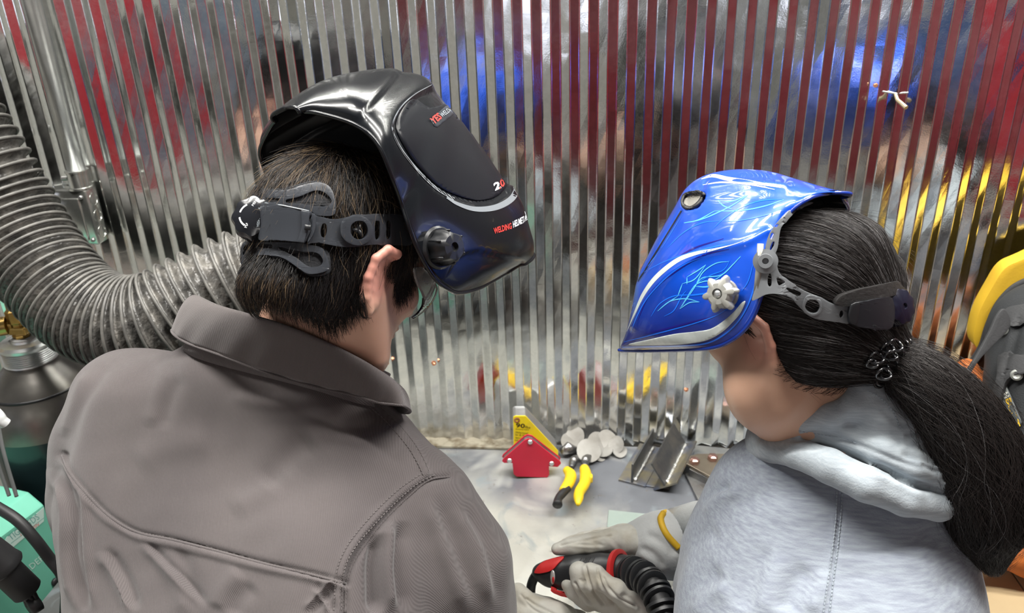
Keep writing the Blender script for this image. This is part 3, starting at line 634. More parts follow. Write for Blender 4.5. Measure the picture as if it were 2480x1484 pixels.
V = folds(V, Q, [
    ([(150, 1100), (175, 1150), (235, 1220), (290, 1265), (340, 1290), (420, 1305), (520, 1330), (640, 1362), (740, 1385), (838, 1410)], 7, -.0040, 'seam'),
    ([(150, 1112), (172, 1160), (232, 1232), (290, 1278), (340, 1302), (420, 1318), (520, 1344), (640, 1376), (740, 1398), (835, 1422)], 9, .0036, 'seam'),
    ([(1088, 1152), (1035, 1165), (985, 1205), (930, 1260), (880, 1320), (850, 1370), (838, 1420), (836, 1484)], 8, -.0060, 'seam'),
    ([(1030, 1155), (975, 1190), (918, 1245), (868, 1305), (836, 1360), (824, 1410), (822, 1484)], 14, .0040, 'seam'),
    ([(865, 955), (930, 1000), (985, 1060), (1015, 1110), (1030, 1150)], 10, .0028, 'seam'),
    ([(250, 900), (190, 1000), (168, 1060), (150, 1100)], 16, -.0035, 'seam'),
    ([(215, 900), (175, 1000), (150, 1060)], 12, .004, 'ridge'),
    ([(345, 1310), (430, 1395), (500, 1470)], 10, .0045, 'pair'), ([(250, 1330), (290, 1400), (320, 1480)], 14, .006, 'pair'),
    ([(130, 1130), (165, 1240), (172, 1350), (190, 1480)], 12, .008, 'pair'), ([(190, 1180), (205, 1300), (215, 1480)], 12, -.006, 'pair'),
    ([(915, 1290), (905, 1380), (912, 1484)], 16, -.016, 'ridge'), ([(960, 1260), (950, 1370), (965, 1484)], 20, .010, 'pair'),
    ([(1045, 1200), (1090, 1330), (1150, 1480)], 22, .006, 'pair'), ([(1110, 1220), (1170, 1330), (1205, 1470)], 18, .005, 'pair'),
    ([(640, 1180), (700, 1110), (760, 1060)], 34, -.006, 'ridge'), ([(560, 1240), (660, 1180), (720, 1130)], 30, .004, 'ridge'),
    ([(330, 1130), (420, 1080), (520, 1070)], 40, .0045, 'ridge'), ([(560, 940), (640, 960), (760, 965)], 18, .003, 'pair'),
    ([(430, 900), (400, 960), (380, 1040)], 22, .004, 'pair'), ([(820, 1400), (780, 1440), (740, 1484)], 10, .005, 'pair'),
    ([(760, 1420), (790, 1455), (800, 1484)], 8, .004, 'pair'), ([(600, 1400), (560, 1440), (540, 1484)], 26, .005, 'pair'),
    ([(420, 1330), (470, 1484)], 24, .004, 'pair')])
N = vnormals(V, Q); V = V+N*(noise3(V, 5.5, 3)*.0035+noise3(V, 16, 5)*.0010)[:, None]
jacket = link('jacket', fast_mesh('jacket', V, Q), tw, pm)
bvh_j = bvh_of(jacket.data)
def on_bvh(b, off=0.0, fb=1.0):
    last = [P(1240, 742, fb)]
    def g(px, py):
        h = cast(b, px, py)
        if h is None:
            d = (last[0]-CPOS)@CW; return P(px, py, d)
        A = h[0]; A = A+(CPOS-A)/np.linalg.norm(CPOS-A)*off; last[0] = A; return A
    return g
gj = on_bvh(bvh_j, .0012, 1.0)
thread = mat('jacket_thread', (.135, .12, .118), .8)
def stitches(path, m, parent, g, step=9, ln=6, r_=.0006, name='stitching'):
    pp = crom(path, 400); L_ = np.r_[0, np.cumsum(np.linalg.norm(np.diff(pp, axis=0), axis=1))]; mb = MB(); s_ = 0
    while s_ < L_[-1]-ln:
        a_ = [np.interp(s_+q*ln, L_, pp[:, 0]) for q in (0, .5, 1)]; b_ = [np.interp(s_+q*ln, L_, pp[:, 1]) for q in (0, .5, 1)]
        mb.tube([g(x, y) for x, y in zip(a_, b_)], r_, 4); s_ += step
    o = mb.build(name, m, parent); o['kind'] = 'stuff'; return o
stitches([(880, 952), (945, 1005), (1000, 1068), (1028, 1115), (1040, 1145)], thread, jacket, gj)
stitches([(866, 962), (930, 1015), (985, 1078), (1012, 1122), (1026, 1152)], thread, jacket, gj)
stitches([(1052, 1150), (1010, 1172), (960, 1215), (905, 1272), (856, 1332), (832, 1390), (826, 1484)], thread, jacket, gj)
stitches([(1018, 1148), (965, 1185), (905, 1242), (848, 1310), (820, 1365), (812, 1412), (808, 1484)], thread, jacket, gj)
stitches([(345, 1290), (420, 1305), (520, 1330), (640, 1362), (740, 1386), (830, 1412)], thread, jacket, gj, 8, 6, .0009)
seamL = [(150, 1100), (175, 1150), (235, 1220), (290, 1265), (345, 1290), (420, 1305), (520, 1330), (640, 1362), (740, 1385), (838, 1410)]
gjs = on_bvh(bvh_j, .0002, 1.0)
mb = MB(); mb.tube([gjs(x, y+3) for x, y in crom(seamL, 120)], .0017, 6); mb.tube([gjs(x, y) for x, y in crom([(1090, 1154), (1038, 1163), (988, 1203), (932, 1258), (884, 1318), (852, 1370), (838, 1420), (836, 1484)], 90)], .0015, 6)
mb.build('seam_ridge', tw, jacket, True)
# collar: fold at the neck, leaf lying out on the shoulders
topc = [(482, 716, 1.04), (530, 738, .985), (600, 758, .945), (690, 785, .925), (790, 826, .922), (870, 866, .935), (915, 893, .955), (938, 912, .985)]
botc = [(418, 806, 1.04), (452, 830, 1.02), (540, 862, .985), (640, 900, .968), (760, 935, .960), (850, 955, .960), (920, 975, .965), (984, 984, .975)]
gj2 = on_bvh(bvh_j, .010, .98)
tp = [P(*q) for q in topc]; bt = [P(x, y, d) if d else gj2(x, y) for x, y, d in botc]
tp += [P(950, 930, 1.07), P(870, 910, 1.13), P(700, 840, 1.16), P(560, 760, 1.13), P(494, 722, 1.08)]
bt += [P(985, 1000, 1.09), P(900, 985, 1.17), P(700, 930, 1.20), P(520, 840, 1.16), P(430, 800, 1.09)]
tc_, bc_ = crom(tp, 120, True), crom(bt, 120, True); V = []; nv = 14
for i in range(120):
    for k in range(nv+1):
        t = k/nv; q = tc_[i]*(1-t)+bc_[i]*t; o_ = (q-P(700, 930, 1.06)); o_ /= np.linalg.norm(o_); V.append(q+o_*(.010*math.sin(math.pi*t**.6)+.0012*math.sin(i*.9+t*3)*t))
F = [(i*(nv+1)+k, i*(nv+1)+k+1, ((i+1) % 120)*(nv+1)+k+1, ((i+1) % 120)*(nv+1)+k) for i in range(120) for k in range(nv)]
cl = link('collar', mesh('collar', V, F), twill('collar_twill', (.130, .115, .112), (.108, .094, .093), 4200, -20), jacket)
md = cl.modifiers.new('s', 'SOLIDIFY'); md.thickness = .0032; md.offset = -1
MB().tube(list(bc_), .0019, 6, closed=True).build('collar_edge', tw, jacket, True)
st_t = [q*.35+p_*.65 for q, p_ in zip(tc_, bc_)]; ctr = P(700, 930, 1.06)
gj3 = on_bvh(bvh_j, .003, .98); V = []
low = crom([(446, 848), (480, 866), (560, 890), (660, 915), (760, 942), (850, 972), (905, 985)], 60)
for x, y in low: q = gj3(x, y); V += [q, q+(ctr-q)*.10+np.array([0, 0, .03])]
F = [(2*i, 2*i+1, 2*i+3, 2*i+2) for i in range(59)]
cs = link('collar_stand', mesh('collar_stand', V, F), tw, jacket); cs.modifiers.new('s', 'SOLIDIFY').thickness = .003
# collar button-flap corner at the throat
MB().box(P(930, 915, 1.02), (.012, .008, .018), Matrix.Rotation(R_(30), 3, 'Y'), .002).build('collar_tab', tw, jacket)
# trousers and boots carry the figure below the frame
def legs(root, hipc, dx, m, feet_y, lab):
    s = SDF(); hip = np.array(hipc)
    s.ell(hip, (.17, .13, .12), None, .05)
    for g in (-1, 1): s.chain([hip+(g*.085, 0, -.04), np.array((hip[0]+g*.10+dx, feet_y+.04, .50)), np.array((hip[0]+g*.11+dx, feet_y, .10))], [.088, .065, .058], .05)
    V, Q = s.mesh('t', .009); V = smoothV(V, Q, 2); link('trousers', fast_mesh('trousers', V, Q), m, root)
    for g in (-1, 1):
        b = SDF(); c = np.array((hip[0]+g*.11+dx, feet_y, .0)); b.chain([c+(0, -.03, .10), c+(0, -.03, .045), c+(0, .13, .035)], [.052, .046, .035], .03)
        V, Q = b.mesh('b', .008, lambda X: -X[:, 2]+.002); link('boot', fast_mesh('boot', V, Q), MT['rubber'], root)
trm = mat('dark_trousers', (.03, .035, .05), .85)
legs(pm, P(560, 1980, .90), 0, trm, .20, '')
# ------------------------------------------------------------------ person in the pale blue hoodie
pw = empty('person', 'person in a pale blue-grey hoodie with a long dark ponytail, seen from behind', 'person', (.62, .40, 0))
skw = mk_skin('skin_tan', (.66, .42, .30), (.60, .36, .25), (.58, .26, .20), HW, [HW.w(-.008, .088, -.006), HW.w(-.008, -.088, -.006)])
hw_ = head_sdf(HW)
hw_.chain([HW.w(-.012, 0, -.02), P(1930, 880, .975), P(2010, 1010, 1.0)], [.066, .062, .070], .03)
hw_.chain([P(1835, 930, .93), P(1862, 955, .94), P(1900, 990, .97)], [.030, .034, .04], .04)
hw_.cap(P(2010, 1010, 1.0), P(2040, 1300, 1.03), .07, .09, .04); hw_.cap(P(2040, 1300, 1.03), P(2050, 1560, 1.0), .09, .11, .04)
V, Q = hw_.mesh('b', .0019); V = smoothV(V, Q, 1)
body_w = link('body', fast_mesh('body', V, Q), skw, pw); bvh_hw = bvh_of(body_w.data)
def heather(name, c1, c2):
    m = mat(name, c1, .92, spec=.2, sheen=.3, bump=(500, .5, .0008)); nt = m.node_tree; N = nt.nodes; L = nt.links; b = N['Principled BSDF']
    tc = N.new('ShaderNodeTexCoord'); mp = N.new('ShaderNodeMapping'); mp.inputs['Rotation'].default_value = (0, R_(-28), 0); mp.inputs['Scale'].default_value = (40, 120, 420); L.new(tc.outputs['Object'], mp.inputs[0])
    n = N.new('ShaderNodeTexNoise'); n.inputs['Scale'].default_value = 1; n.inputs['Detail'].default_value = 3; L.new(mp.outputs[0], n.inputs[0])
    r = N.new('ShaderNodeMapRange'); r.inputs['From Min'].default_value = .32; r.inputs['From Max'].default_value = .68; L.new(n.outputs['Fac'], r.inputs['Value'])
    mx = N.new('ShaderNodeMix'); mx.data_type = 'RGBA'; L.new(r.outputs['Result'], mx.inputs[0]); mx.inputs[6].default_value = (*c1, 1); mx.inputs[7].default_value = (*c2, 1); L.new(mx.outputs[2], b.inputs['Base Color']); return m
he = heather('heather_fleece', (.225, .25, .305), (.32, .36, .41)); he2 = heather('hood_fleece', (.33, .375, .415), (.42, .47, .505))
h = SDF()
h.cap(P(1915, 1225, 1.03), P(2110, 1235, 1.01), .098, .102)
h.cap(P(1895, 1370, 1.02), P(2128, 1390, .99), .116, .113, .05)
h.cap(P(1890, 1560, .98), P(2105, 1580, .95), .13, .126, .05)
h.cap(P(2060, 1450, 1.07), P(2060, 1650, 1.02), .14, .14, .05)
h.cap(P(1872, 1190, 1.03), P(2000, 1130, 1.02), .050, .06, .04)
h.chain([P(1852, 1218, 1.04), P(1790, 1330, 1.07), P(1758, 1440, 1.10), P(1745, 1560, 1.12)], [.060, .064, .066, .066], .035)
h.chain([P(1735, 1560, 1.12), P(1650, 1580, 1.18), P(1580, 1540, 1.22)], [.06, .055, .045], .03)
h.chain([P(1900, 1240, 1.12), P(1850, 1290, 1.18), P(1740, 1285, 1.21)], [.07, .055, .045], .03)
V, Q = h.mesh('h', .0036); V = smoothV(V, Q, 2)
V = folds(V, Q, [
    ([(2036, 1150), (2034, 1230), (2026, 1320), (2014, 1410), (2005, 1484)], 4, -.0022, 'seam'), ([(2028, 1150), (2026, 1230), (2018, 1320), (2006, 1410), (1997, 1484)], 7, .0014, 'seam'),
    ([(1690, 1212), (1730, 1190), (1775, 1178)], 14, -.010, 'ridge'), ([(1700, 1245), (1745, 1205), (1800, 1190)], 14, .007, 'ridge'),
    ([(1640, 1340), (1690, 1300), (1740, 1280)], 22, -.006, 'ridge'), ([(1660, 1484), (1700, 1430), (1760, 1400)], 26, .006, 'pair'),
    ([(1900, 1484), (1930, 1410), (1960, 1370)], 26, -.006, 'ridge'), ([(1960, 1484), (1985, 1430), (1995, 1380)], 18, .004, 'ridge'),
    ([(2230, 1260), (2290, 1330), (2330, 1440)], 40, -.004, 'ridge'), ([(1820, 1484), (1840, 1400), (1880, 1330)], 30, .004, 'pair')])
N = vnormals(V, Q); V = V+N*(noise3(V, 5, 8)*.003+noise3(V, 15, 9)*.0009)[:, None]
hood_s = link('sweatshirt', fast_mesh('sweatshirt', V, Q), he, pw); bvh_h = bvh_of(hood_s.data); gh = on_bvh(bvh_h, .0012, 1.0)
th2 = mat('hoodie_thread', (.36, .41, .46), .85)
stitches([(2040, 1160), (2038, 1230), (2030, 1320), (2018, 1410), (2009, 1484)], th2, hood_s, gh, 9, 6, .0007)
stitches([(2027, 1190), (2024, 1260), (2014, 1350), (2002, 1430), (1994, 1484)], th2, hood_s, gh, 9, 6, .0006)
# the hood, dropped in rolls round the neck
d = SDF()
def roll(pts, k=.005): d.chain([P(x, y, z) for x, y, z, r in pts], [r for *_, r in pts], k)
roll([(1848, 1092, 1.00, .016), (1872, 1086, .97, .017), (1930, 1096, .93, .018), (2010, 1128, .90, .020), (2100, 1172, .88, .020), (2190, 1208, .88, .019), (2270, 1226, .89, .016), (2322, 1205, .90, .020), (2340, 1172, .915, .016)])
roll([(1850, 1082, 1.00, .014), (1880, 1046, .98, .015), (1950, 1040, .945, .014), (2040, 1056, .92, .016), (2130, 1092, .895, .018), (2210, 1128, .885, .018), (2275, 1150, .89, .016), (2310, 1165, .895, .020), (2335, 1186, .905, .018)])
roll([(1878, 1030, 1.00, .010), (1930, 1022, .97, .012), (2010, 1022, .95, .014), (2090, 1052, .935, .020), (2170, 1085, .92, .020), (2240, 1098, .915, .015), (2282, 1082, .92, .016)])
roll([(1960, 1012, .985, .010), (2040, 1000, .965, .014), (2110, 1010, .955, .022), (2170, 1030, .95, .026), (2215, 1038, .945, .018)])
roll([(2100, 935, .985, .010), (2115, 980, .965, .018), (2150, 1010, .955, .022)])
roll([(2105, 925, .985, .008), (2160, 965, .955, .014), (2215, 1030, .94, .012)], .02)
for (a_, b_, r1, r2) in (((1900, 1075, 1.025), (2100, 1120, .995), .05, .05), ((2060, 1060, 1.015), (2220, 1130, .98), .055, .05), ((2220, 1130, .97), (2290, 1170, .96), .042, .03)): d.cap(P(*a_), P(*b_), r1, r2, .008)
roll([(2108, 915, .925, .010), (2098, 955, .918, .020), (2118, 1000, .920, .030), (2180, 1045, .920, .030), (2230, 1080, .915, .020)], .012)
roll([(2094, 952, .912, .010), (2062, 982, .908, .011), (2010, 1006, .912, .012), (1945, 1020, .925, .011), (1885, 1028, .955, .010)], .012)
d.cap(P(1935, 1040, .968), P(2060, 1072, .944), .020, .024, .01); d.cap(P(2060, 1072, .944), P(2150, 1110, .93), .024, .024, .01); d.cap(P(2000, 1025, .935), P(2120, 1040, .94), .022, .03, .01)
# round the front of the neck
roll([(1850, 1085, 1.01, .022), (1870, 1075, 1.10, .030), (1950, 1080, 1.17, .032), (2080, 1090, 1.18, .032), (2200, 1100, 1.10, .035), (2280, 1150, 1.0, .035)])
V, Q = d.mesh('h', .0021); V = smoothV(V, Q, 2)
V = folds(V, Q, [
    ([(1862, 1112), (1960, 1080), (2060, 1104), (2160, 1150), (2240, 1178), (2290, 1192)], 7, -.0035, 'ridge'),
    ([(1890, 1072), (1990, 1052), (2080, 1078), (2180, 1118), (2250, 1138)], 7, -.0025, 'ridge'),
    ([(2180, 1098), (2240, 1108), (2285, 1128)], 9, -.0045, 'ridge'), ([(2190, 1060), (2220, 1048), (2250, 1046)], 7, -.0035, 'ridge'),
    ([(2230, 1120), (2270, 1140), (2300, 1130)], 7, -.0035, 'ridge'), ([(2320, 1100), (2298, 1140), (2286, 1170)], 6, -.004, 'ridge'),
    ([(2100, 1128), (2180, 1165), (2250, 1200)], 12, .003, 'pair'), ([(2130, 990), (2170, 1020), (2200, 1035)], 10, -.002, 'ridge'),
    ([(1850, 1065), (1960, 1062), (2060, 1072)], 5, -.0018, 'seam')])
N = vnormals(V, Q); V = V+N*(noise3(V, 11, 18)*.0008)[:, None]
hood = link('hood', fast_mesh('hood', V, Q), he2, pw); bvh_hd = bvh_of(hood.data); gd = on_bvh(bvh_hd, .001, .92)
stitches([(2100, 945), (2135, 965), (2165, 1000), (2178, 1030), (2190, 1046)], th2, hood, gd, 8, 5, .0008)
stitches([(1900, 1038), (1960, 1048), (2040, 1062), (2080, 1075)], th2, hood, gd, 9, 5, .0005)
legs(pw, P(2060, 2000, .90), 0, mat('blue_jeans', (.04, .07, .14), .85), .18, '')
# ------------------------------------------------------------------ helpers for helmets and headgear
def shell_grid(H, rows, nu=150, nv=44, pw_=.85):
    """near half of a helmet: rows = (centre px, middle px, rim px, lateral reach m)"""
    D = np.array([[*c, *m, *r, l] for c, m, r, l in rows], float); D = crom(D, nu); t = np.linspace(0, 1, nv+1); G = np.zeros((nu, nv+1, 3))
    for i, q in enumerate(D):
        c, m, r, l = q[0:2], q[2:4], q[4:6], max(q[6], 0); b = 2*m-.5*(c+r)
        for k, s_ in enumerate(t):
            p = (1-s_)**2*c+2*s_*(1-s_)*b+s_**2*r; G[i, k] = H.pt(p[0], p[1], l*math.sin(s_*math.pi/2)**pw_)
    return G
def smooth_grid(G, it):
    for _ in range(it):
        A = G.copy(); A[1:-1, 1:-1] = .5*G[1:-1, 1:-1]+.125*(G[:-2, 1:-1]+G[2:, 1:-1]+G[1:-1, :-2]+G[1:-1, 2:]); G = A
    return G
def in_poly(x, y, poly):
    x = np.asarray(x); inside = np.zeros(x.shape, bool); p = np.asarray(poly, float); n = len(p); j_ = n-1
    for i in range(n):
        c = ((p[i, 1] > y) != (p[j_, 1] > y)) & (x < (p[j_, 0]-p[i, 0])*(y-p[i, 1])/(p[j_, 1]-p[i, 1]+1e-12)+p[i, 0]); inside ^= c; j_ = i
    return inside
def grid_normals(G):
    du = np.gradient(G, axis=0); dv = np.gradient(G, axis=1); n = np.cross(du, dv); n /= np.linalg.norm(n, axis=2)[..., None]+1e-12
    return n
def full_shell(H, G, name, m, parent, th=.003):
    nu, nv1, _ = G.shape; Mr = H.mir(G); FG = np.concatenate([Mr[:, :0:-1], G], 1); w_ = FG.shape[1]
    cidx = nv1-1
    for _ in range(6):      # ease the join along the middle
        A = FG.copy(); sl = slice(cidx-4, cidx+5); A[:, sl] = .5*FG[:, sl]+.25*(FG[:, cidx-5:cidx+4]+FG[:, cidx-3:cidx+6]); FG = A
    I = np.arange(nu*w_).reshape(nu, w_); Q = np.stack([I[:-1, :-1], I[:-1, 1:], I[1:, 1:], I[1:, :-1]], -1).reshape(-1, 4)
    V = FG.reshape(-1, 3); N = vnormals(V, Q); out = V-(H.O-.02*H.U)
    if (N*out).sum() < 0: Q = Q[:, ::-1]; N = -N
    o = link(name, fast_mesh(name, V, Q), m, parent); md = o.modifiers.new('s', 'SOLIDIFY'); md.thickness = th; md.offset = -1
    return o, FG
def patch(polys, surf, name, m, parent, th=.002, maxe=14, off=0.0, smooth=True, label=None, bevel=0):
    """flat outline (first loop) with holes (further loops) in photograph pixels, laid on a surface and thickened"""
    c = bpy.data.curves.new('pt', 'CURVE'); c.dimensions = '2D'; c.fill_mode = 'BOTH'
    for pl in polys:
        sp = c.splines.new('POLY'); sp.points.add(len(pl)-1); sp.use_cyclic_u = True
        for i, (x, y) in enumerate(pl): sp.points[i].co = (x/100, -y/100, 0, 1)
    o = bpy.data.objects.new('pt', c); col.objects.link(o); dg = bpy.context.evaluated_depsgraph_get(); dg.update()
    me = bpy.data.meshes.new_from_object(o.evaluated_get(dg)); bpy.data.objects.remove(o); bpy.data.curves.remove(c)
    bm = bmesh.new(); bm.from_mesh(me); bpy.data.meshes.remove(me); bmesh.ops.remove_doubles(bm, verts=bm.verts, dist=1e-4)
    for _ in range(5):
        le = [e for e in bm.edges if e.calc_length() > maxe/100]
        if not le: break
        bmesh.ops.subdivide_edges(bm, edges=le, cuts=1); bmesh.ops.triangulate(bm, faces=bm.faces)
    V = []
    for v in bm.verts: A = surf(v.co.x*100, -v.co.y*100); V.append(A+(CPOS-A)/np.linalg.norm(CPOS-A)*off)
    bm.verts.index_update(); F = [tuple(v.index for v in f.verts) for f in bm.faces]; bm.free()
    V = np.array(V); n = np.zeros(3)
    if F:
        a, b, c_ = V[[f[0] for f in F]], V[[f[1] for f in F]], V[[f[2] for f in F]]; n = np.cross(b-a, c_-a).sum(0)
        if n@CW > 0: F = [f[::-1] for f in F]
    ob = link(name, mesh(name, V, F), m, parent, smooth, label)
    if th: md = ob.modifiers.new('s', 'SOLIDIFY'); md.thickness = th; md.offset = 1
    if bevel: bv = ob.modifiers.new('b', 'BEVEL'); bv.width = bevel; bv.segments = 2; bv.limit_method = 'ANGLE'
    return ob
def sm(pl, k=4): return [tuple(q) for q in crom(pl, len(pl)*k, True)]
def stroke(mb, path, w, surf, off=.0005, taper=True, n=None):
    pp = crom(path, n or max(10, int(np.linalg.norm(np.diff(np.array(path, float), axis=0), axis=1).sum()/6))); m = len(pp); tt = np.linspace(0, 1, m)
    T = np.gradient(pp, axis=0); T /= np.linalg.norm(T, axis=1)[:, None]+1e-9; Nn = np.stack([-T[:, 1], T[:, 0]], 1); V = []
    for i in range(m):
        ww = (w(tt[i]) if callable(w) else w*(math.sin(math.pi*min(max(tt[i], .03), .97))**.5 if taper else 1))/2
        for s_ in (-1, 1): q = pp[i]+Nn[i]*ww*s_; A = surf(*q); V.append(A+(CPOS-A)/np.linalg.norm(CPOS-A)*off)
    mb.add(V, [(2*i, 2*i+1, 2*i+3, 2*i+2) for i in range(m-1)])
def nearest_surf(bvh, fallback_d=1.0, anchor=None):
    """point on a surface under a pixel; off the outline, the closest surface point"""
    def g(px, py):
        h = cast(bvh, px, py)
        if h is not None: return h[0]
        if anchor is not None:
            a = np.array(anchor, float); q = np.array([px, py], float); L = np.linalg.norm(a-q)
            for k in range(1, 14):
                p_ = q+(a-q)/L*2.5*k; h = cast(bvh, *p_)
                if h is not None: return h[0]
        d = ray(px, py); A = CPOS+d*fallback_d; q = bvh.find_nearest(Vector(A)); dd = (np.array(q[0])-CPOS)@CW
        return CPOS+d*dd
    return g

# ------------------------------------------------------------------ black helmet
mb_shell = mat('black_helmet_shell', (.006, .007, .009), .20, coat=.25, spec=.35, bump=(900, .08, .0003))
mb_pan = mat('black_panel', (.006, .007, .010), .34, spec=.3); mb_edge = mat('silver_edge', (.32, .35, .37), .35, .3)
HB = HM
rowsB = [((700, 268), (718, 268), (735, 270), .030), ((742, 228), (772, 243), (775, 275), .056), ((800, 196), (848, 233), (862, 303), .106), ((868, 178), (925, 240), (915, 350), .124), ((938, 169), (990, 265), (950, 430), .126),
    ((1008, 172), (1045, 300), (972, 490), .120), ((1048, 194), (1078, 345), (988, 540), .122), ((1085, 236), (1115, 400), (1010, 600), .122), ((1140, 302), (1162, 450), (1035, 648), .120), ((1192, 380), (1212, 500), (1058, 680), .117),
    ((1226, 455), (1254, 545), (1085, 700), .110), ((1238, 530), (1276, 590), (1110, 709), .100), ((1248, 575), (1288, 606), (1160, 698), .080), ((1252, 600), (1292, 622), (1225, 662), .050)]
G = smooth_grid(shell_grid(HB, rowsB, 170, 56), 4); nrm = grid_normals(G)
if ((G-(HB.O-.02*HB.U))*nrm).sum() < 0: nrm = -nrm
x, y, _ = proj(G.reshape(-1, 3)); x = x.reshape(G.shape[:2]); y = y.reshape(G.shape[:2])
def edge_fall(x, y, poly, w_):
    ins = in_poly(x, y, poly); b, _, _ = seg_dist(x.ravel(), y.ravel(), list(poly)+[poly[0]]); b = b.reshape(x.shape)
    return np.where(ins, np.clip(b/w_, 0, 1), 0)
panel = [(1062, 198), (1010, 222), (972, 258), (952, 296), (954, 325), (975, 365), (1012, 412), (1056, 455), (1104, 484), (1152, 497), (1198, 492), (1234, 470), (1246, 440), (1330, 430), (1330, 300), (1160, 190), (1100, 180)]
off = -.0065*edge_fall(x, y, panel, 9)
lowp = [(1105, 625), (1128, 610), (1160, 604), (1200, 612), (1240, 622), (1272, 632), (1260, 700), (1130, 740), (1060, 700)]
off += -.0025*edge_fall(x, y, lowp, 6)
crown = [(835, 345), (862, 308), (900, 262), (945, 212), (985, 160), (900, 120), (600, 120), (560, 420)]
off += .0045*edge_fall(x, y, crown, 10)*(1-np.linspace(0, 1, G.shape[1])**5)[None, :]
off *= np.clip(np.linspace(1, 0, G.shape[1])*8, 0, 1)[None, :]
G = G+nrm*off[..., None]
hb = empty('welding_helmet', 'glossy black welding helmet worn tipped up by the person in the grey jacket', 'helmet', HB.O)
shb, FG = full_shell(HB, G, 'shell', mb_shell, hb)
bvh_b = BVHTree.FromPolygons([tuple(v) for v in FG.reshape(-1, 3)], [tuple(int(i) for i in p.vertices) for p in shb.data.polygons]); sb = nearest_surf(bvh_b, .85, (1050, 470))
def dedupe(L, g=.004):
    o = [L[0]]
    for q in L[1:]:
        if np.linalg.norm(q-o[-1]) > g: o.append(q)
    return np.array(o[:-1] if np.linalg.norm(o[-1]-o[0]) < g else o)
rim = list(FG[:, -1])+list(FG[-1, ::-1])+list(FG[::-1, 0])+list(FG[0, :])
MB().tube(list(crom(dedupe(rim), 420, True)), .0026, 8, closed=True).build('rim_bead', mb_shell, hb, True)
mb = MB(); stroke(mb, [(1046, 205), (1005, 228), (972, 258), (952, 296), (954, 325), (975, 365), (1012, 412), (1056, 455), (1100, 482)], lambda t: 1.5+5*t, sb, .0012); mb.build('panel_border', mb_edge, hb, True, label='thin silver border of the lens panel')
mb = MB(); stroke(mb, [(1082, 478), (1110, 494), (1152, 506), (1200, 502), (1238, 482), (1256, 452)], lambda t: 4+11*math.sin(min(1, t*1.1)*1.7), sb, .0012); mb.build('panel_ledge', mb_edge, hb, True, label='silver ledge under the lens panel')
patch([sm([(958, 310), (985, 366), (1020, 412), (1062, 452), (1108, 474), (1152, 485), (1192, 480), (1218, 462), (1222, 440), (1180, 374), (1134, 306), (1096, 258), (1084, 250), (1040, 262), (1000, 240), (970, 270)])], sb, 'lens_cover', mb_pan, hb, .0012, 14, .0004)
gl = mat('name_plate', (.035, .042, .05), .22); patch([[(1043, 290), (1096, 240), (1108, 258), (1110, 268), (1058, 309), (1050, 306)]], sb, 'name_plate', gl, hb, .0012, 10, .0022)
redt = mat('red_print', (.62, .045, .035), .5); whit = mat('white_print', (.78, .80, .82), .5); gryt = mat('grey_print', (.30, .34, .37), .5)
px_text('YES', (1051, 301), (1071, 285), 17, sb, 'lettering', redt, hb, .0095, bold=.03)
px_text('WELDER', (1071, 284), (1099, 264), 11, sb, 'lettering', gryt, hb, .0105, bold=.015)
px_text('2', (1199, 461), (1214, 454), (-5, -17), sb, 'lettering', whit, hb, .0062, bold=.04); px_text('.0', (1210, 457), (1224, 447), (-5, -18), sb, 'lettering', redt, hb, .0062, bold=.03)
px_text('WELDING', (1197, 566), (1240, 553), (-2, -14), sb, 'lettering', redt, hb, .0012, bold=.03)
px_text('HELMET', (1243, 551), (1270, 538), (-1, -15), sb, 'lettering', whit, hb, .0012, bold=.03)
px_text('PRO', (1270, 537), (1283, 527), (2, -15), sb, 'lettering', whit, hb, .0014, bold=.03)
def knob(c, ax, prof, lob, m, name, parent, n=48, amp=.09):
    f = lambda r: (lambda k, nn: r*(1+amp*math.cos(lob*2*math.pi*k/nn)))
    return MB().lathe(c, ax, [(f(r) if sc else r, h_) for r, h_, sc in prof], n).build(name, m, parent, True, auto=35)
kc = sb(1062, 600)
MB().lathe(kc-HB.S*.003, HB.S, [(.0255, 0), (.0255, .005), (.023, .008), (.020, .008), (.0185, .007)], 40).build('washer_ring', MT['black'], hb, True, auto=35)
k_ = knob(kc, HB.S, [(.0200, .005, 1), (.0190, .017, 1), (.0165, .026, 1), (.0145, .0285, 0), (.0055, .029, 0), (.005, .0245, 0)], 6, MT['black'], 'side_knob', hb, 60, .08)
for k in range(6):
    a = 2*math.pi*k/6; q = kc+HB.S*.016+.0195*(math.cos(a)*HB.F+math.sin(a)*HB.U); MB().tube([q-HB.S*.010, q+HB.S*.009], [.0022, .0012], 6).build('grip_rib', MT['black'], k_, True)
# ---- its headgear
hair_m_sdf = SDF(); w = HM.w
hair_m_sdf.ell(w(-.014, 0, .043), (.108, .088, .096), HM.R); hair_m_sdf.ell(w(-.040, 0, -.030), (.064, .070, .058), HM.R, .03); hair_m_sdf.ell(w(-.060, 0, -.060), (.050, .054, .028), HM.R, .03)
hpoly_px = [(300, 610), (520, 665), (640, 705), (740, 728), (838, 735), (868, 722), (880, 700), (884, 650), (905, 612), (940, 606), (962, 640), (950, 690), (962, 722), (985, 690), (1005, 640), (1015, 560), (1010, 400), (900, 150), (560, 150), (300, 400)]
hp_loc = np.array([HM.loc(HM.pt(a, b, .075)) for a, b in hpoly_px])[:, [0, 2]]
V, Q = hair_m_sdf.mesh('h', .0026); Lc = HM.loc(V); keep = in_poly(Lc[:, 0], Lc[:, 2], hp_loc); Q = Q[keep[Q].all(1)]
hmat = {}
def hairmat(n, c, r_=.32): 
    m = mat(n, c, r_+.08, spec=.35); return m
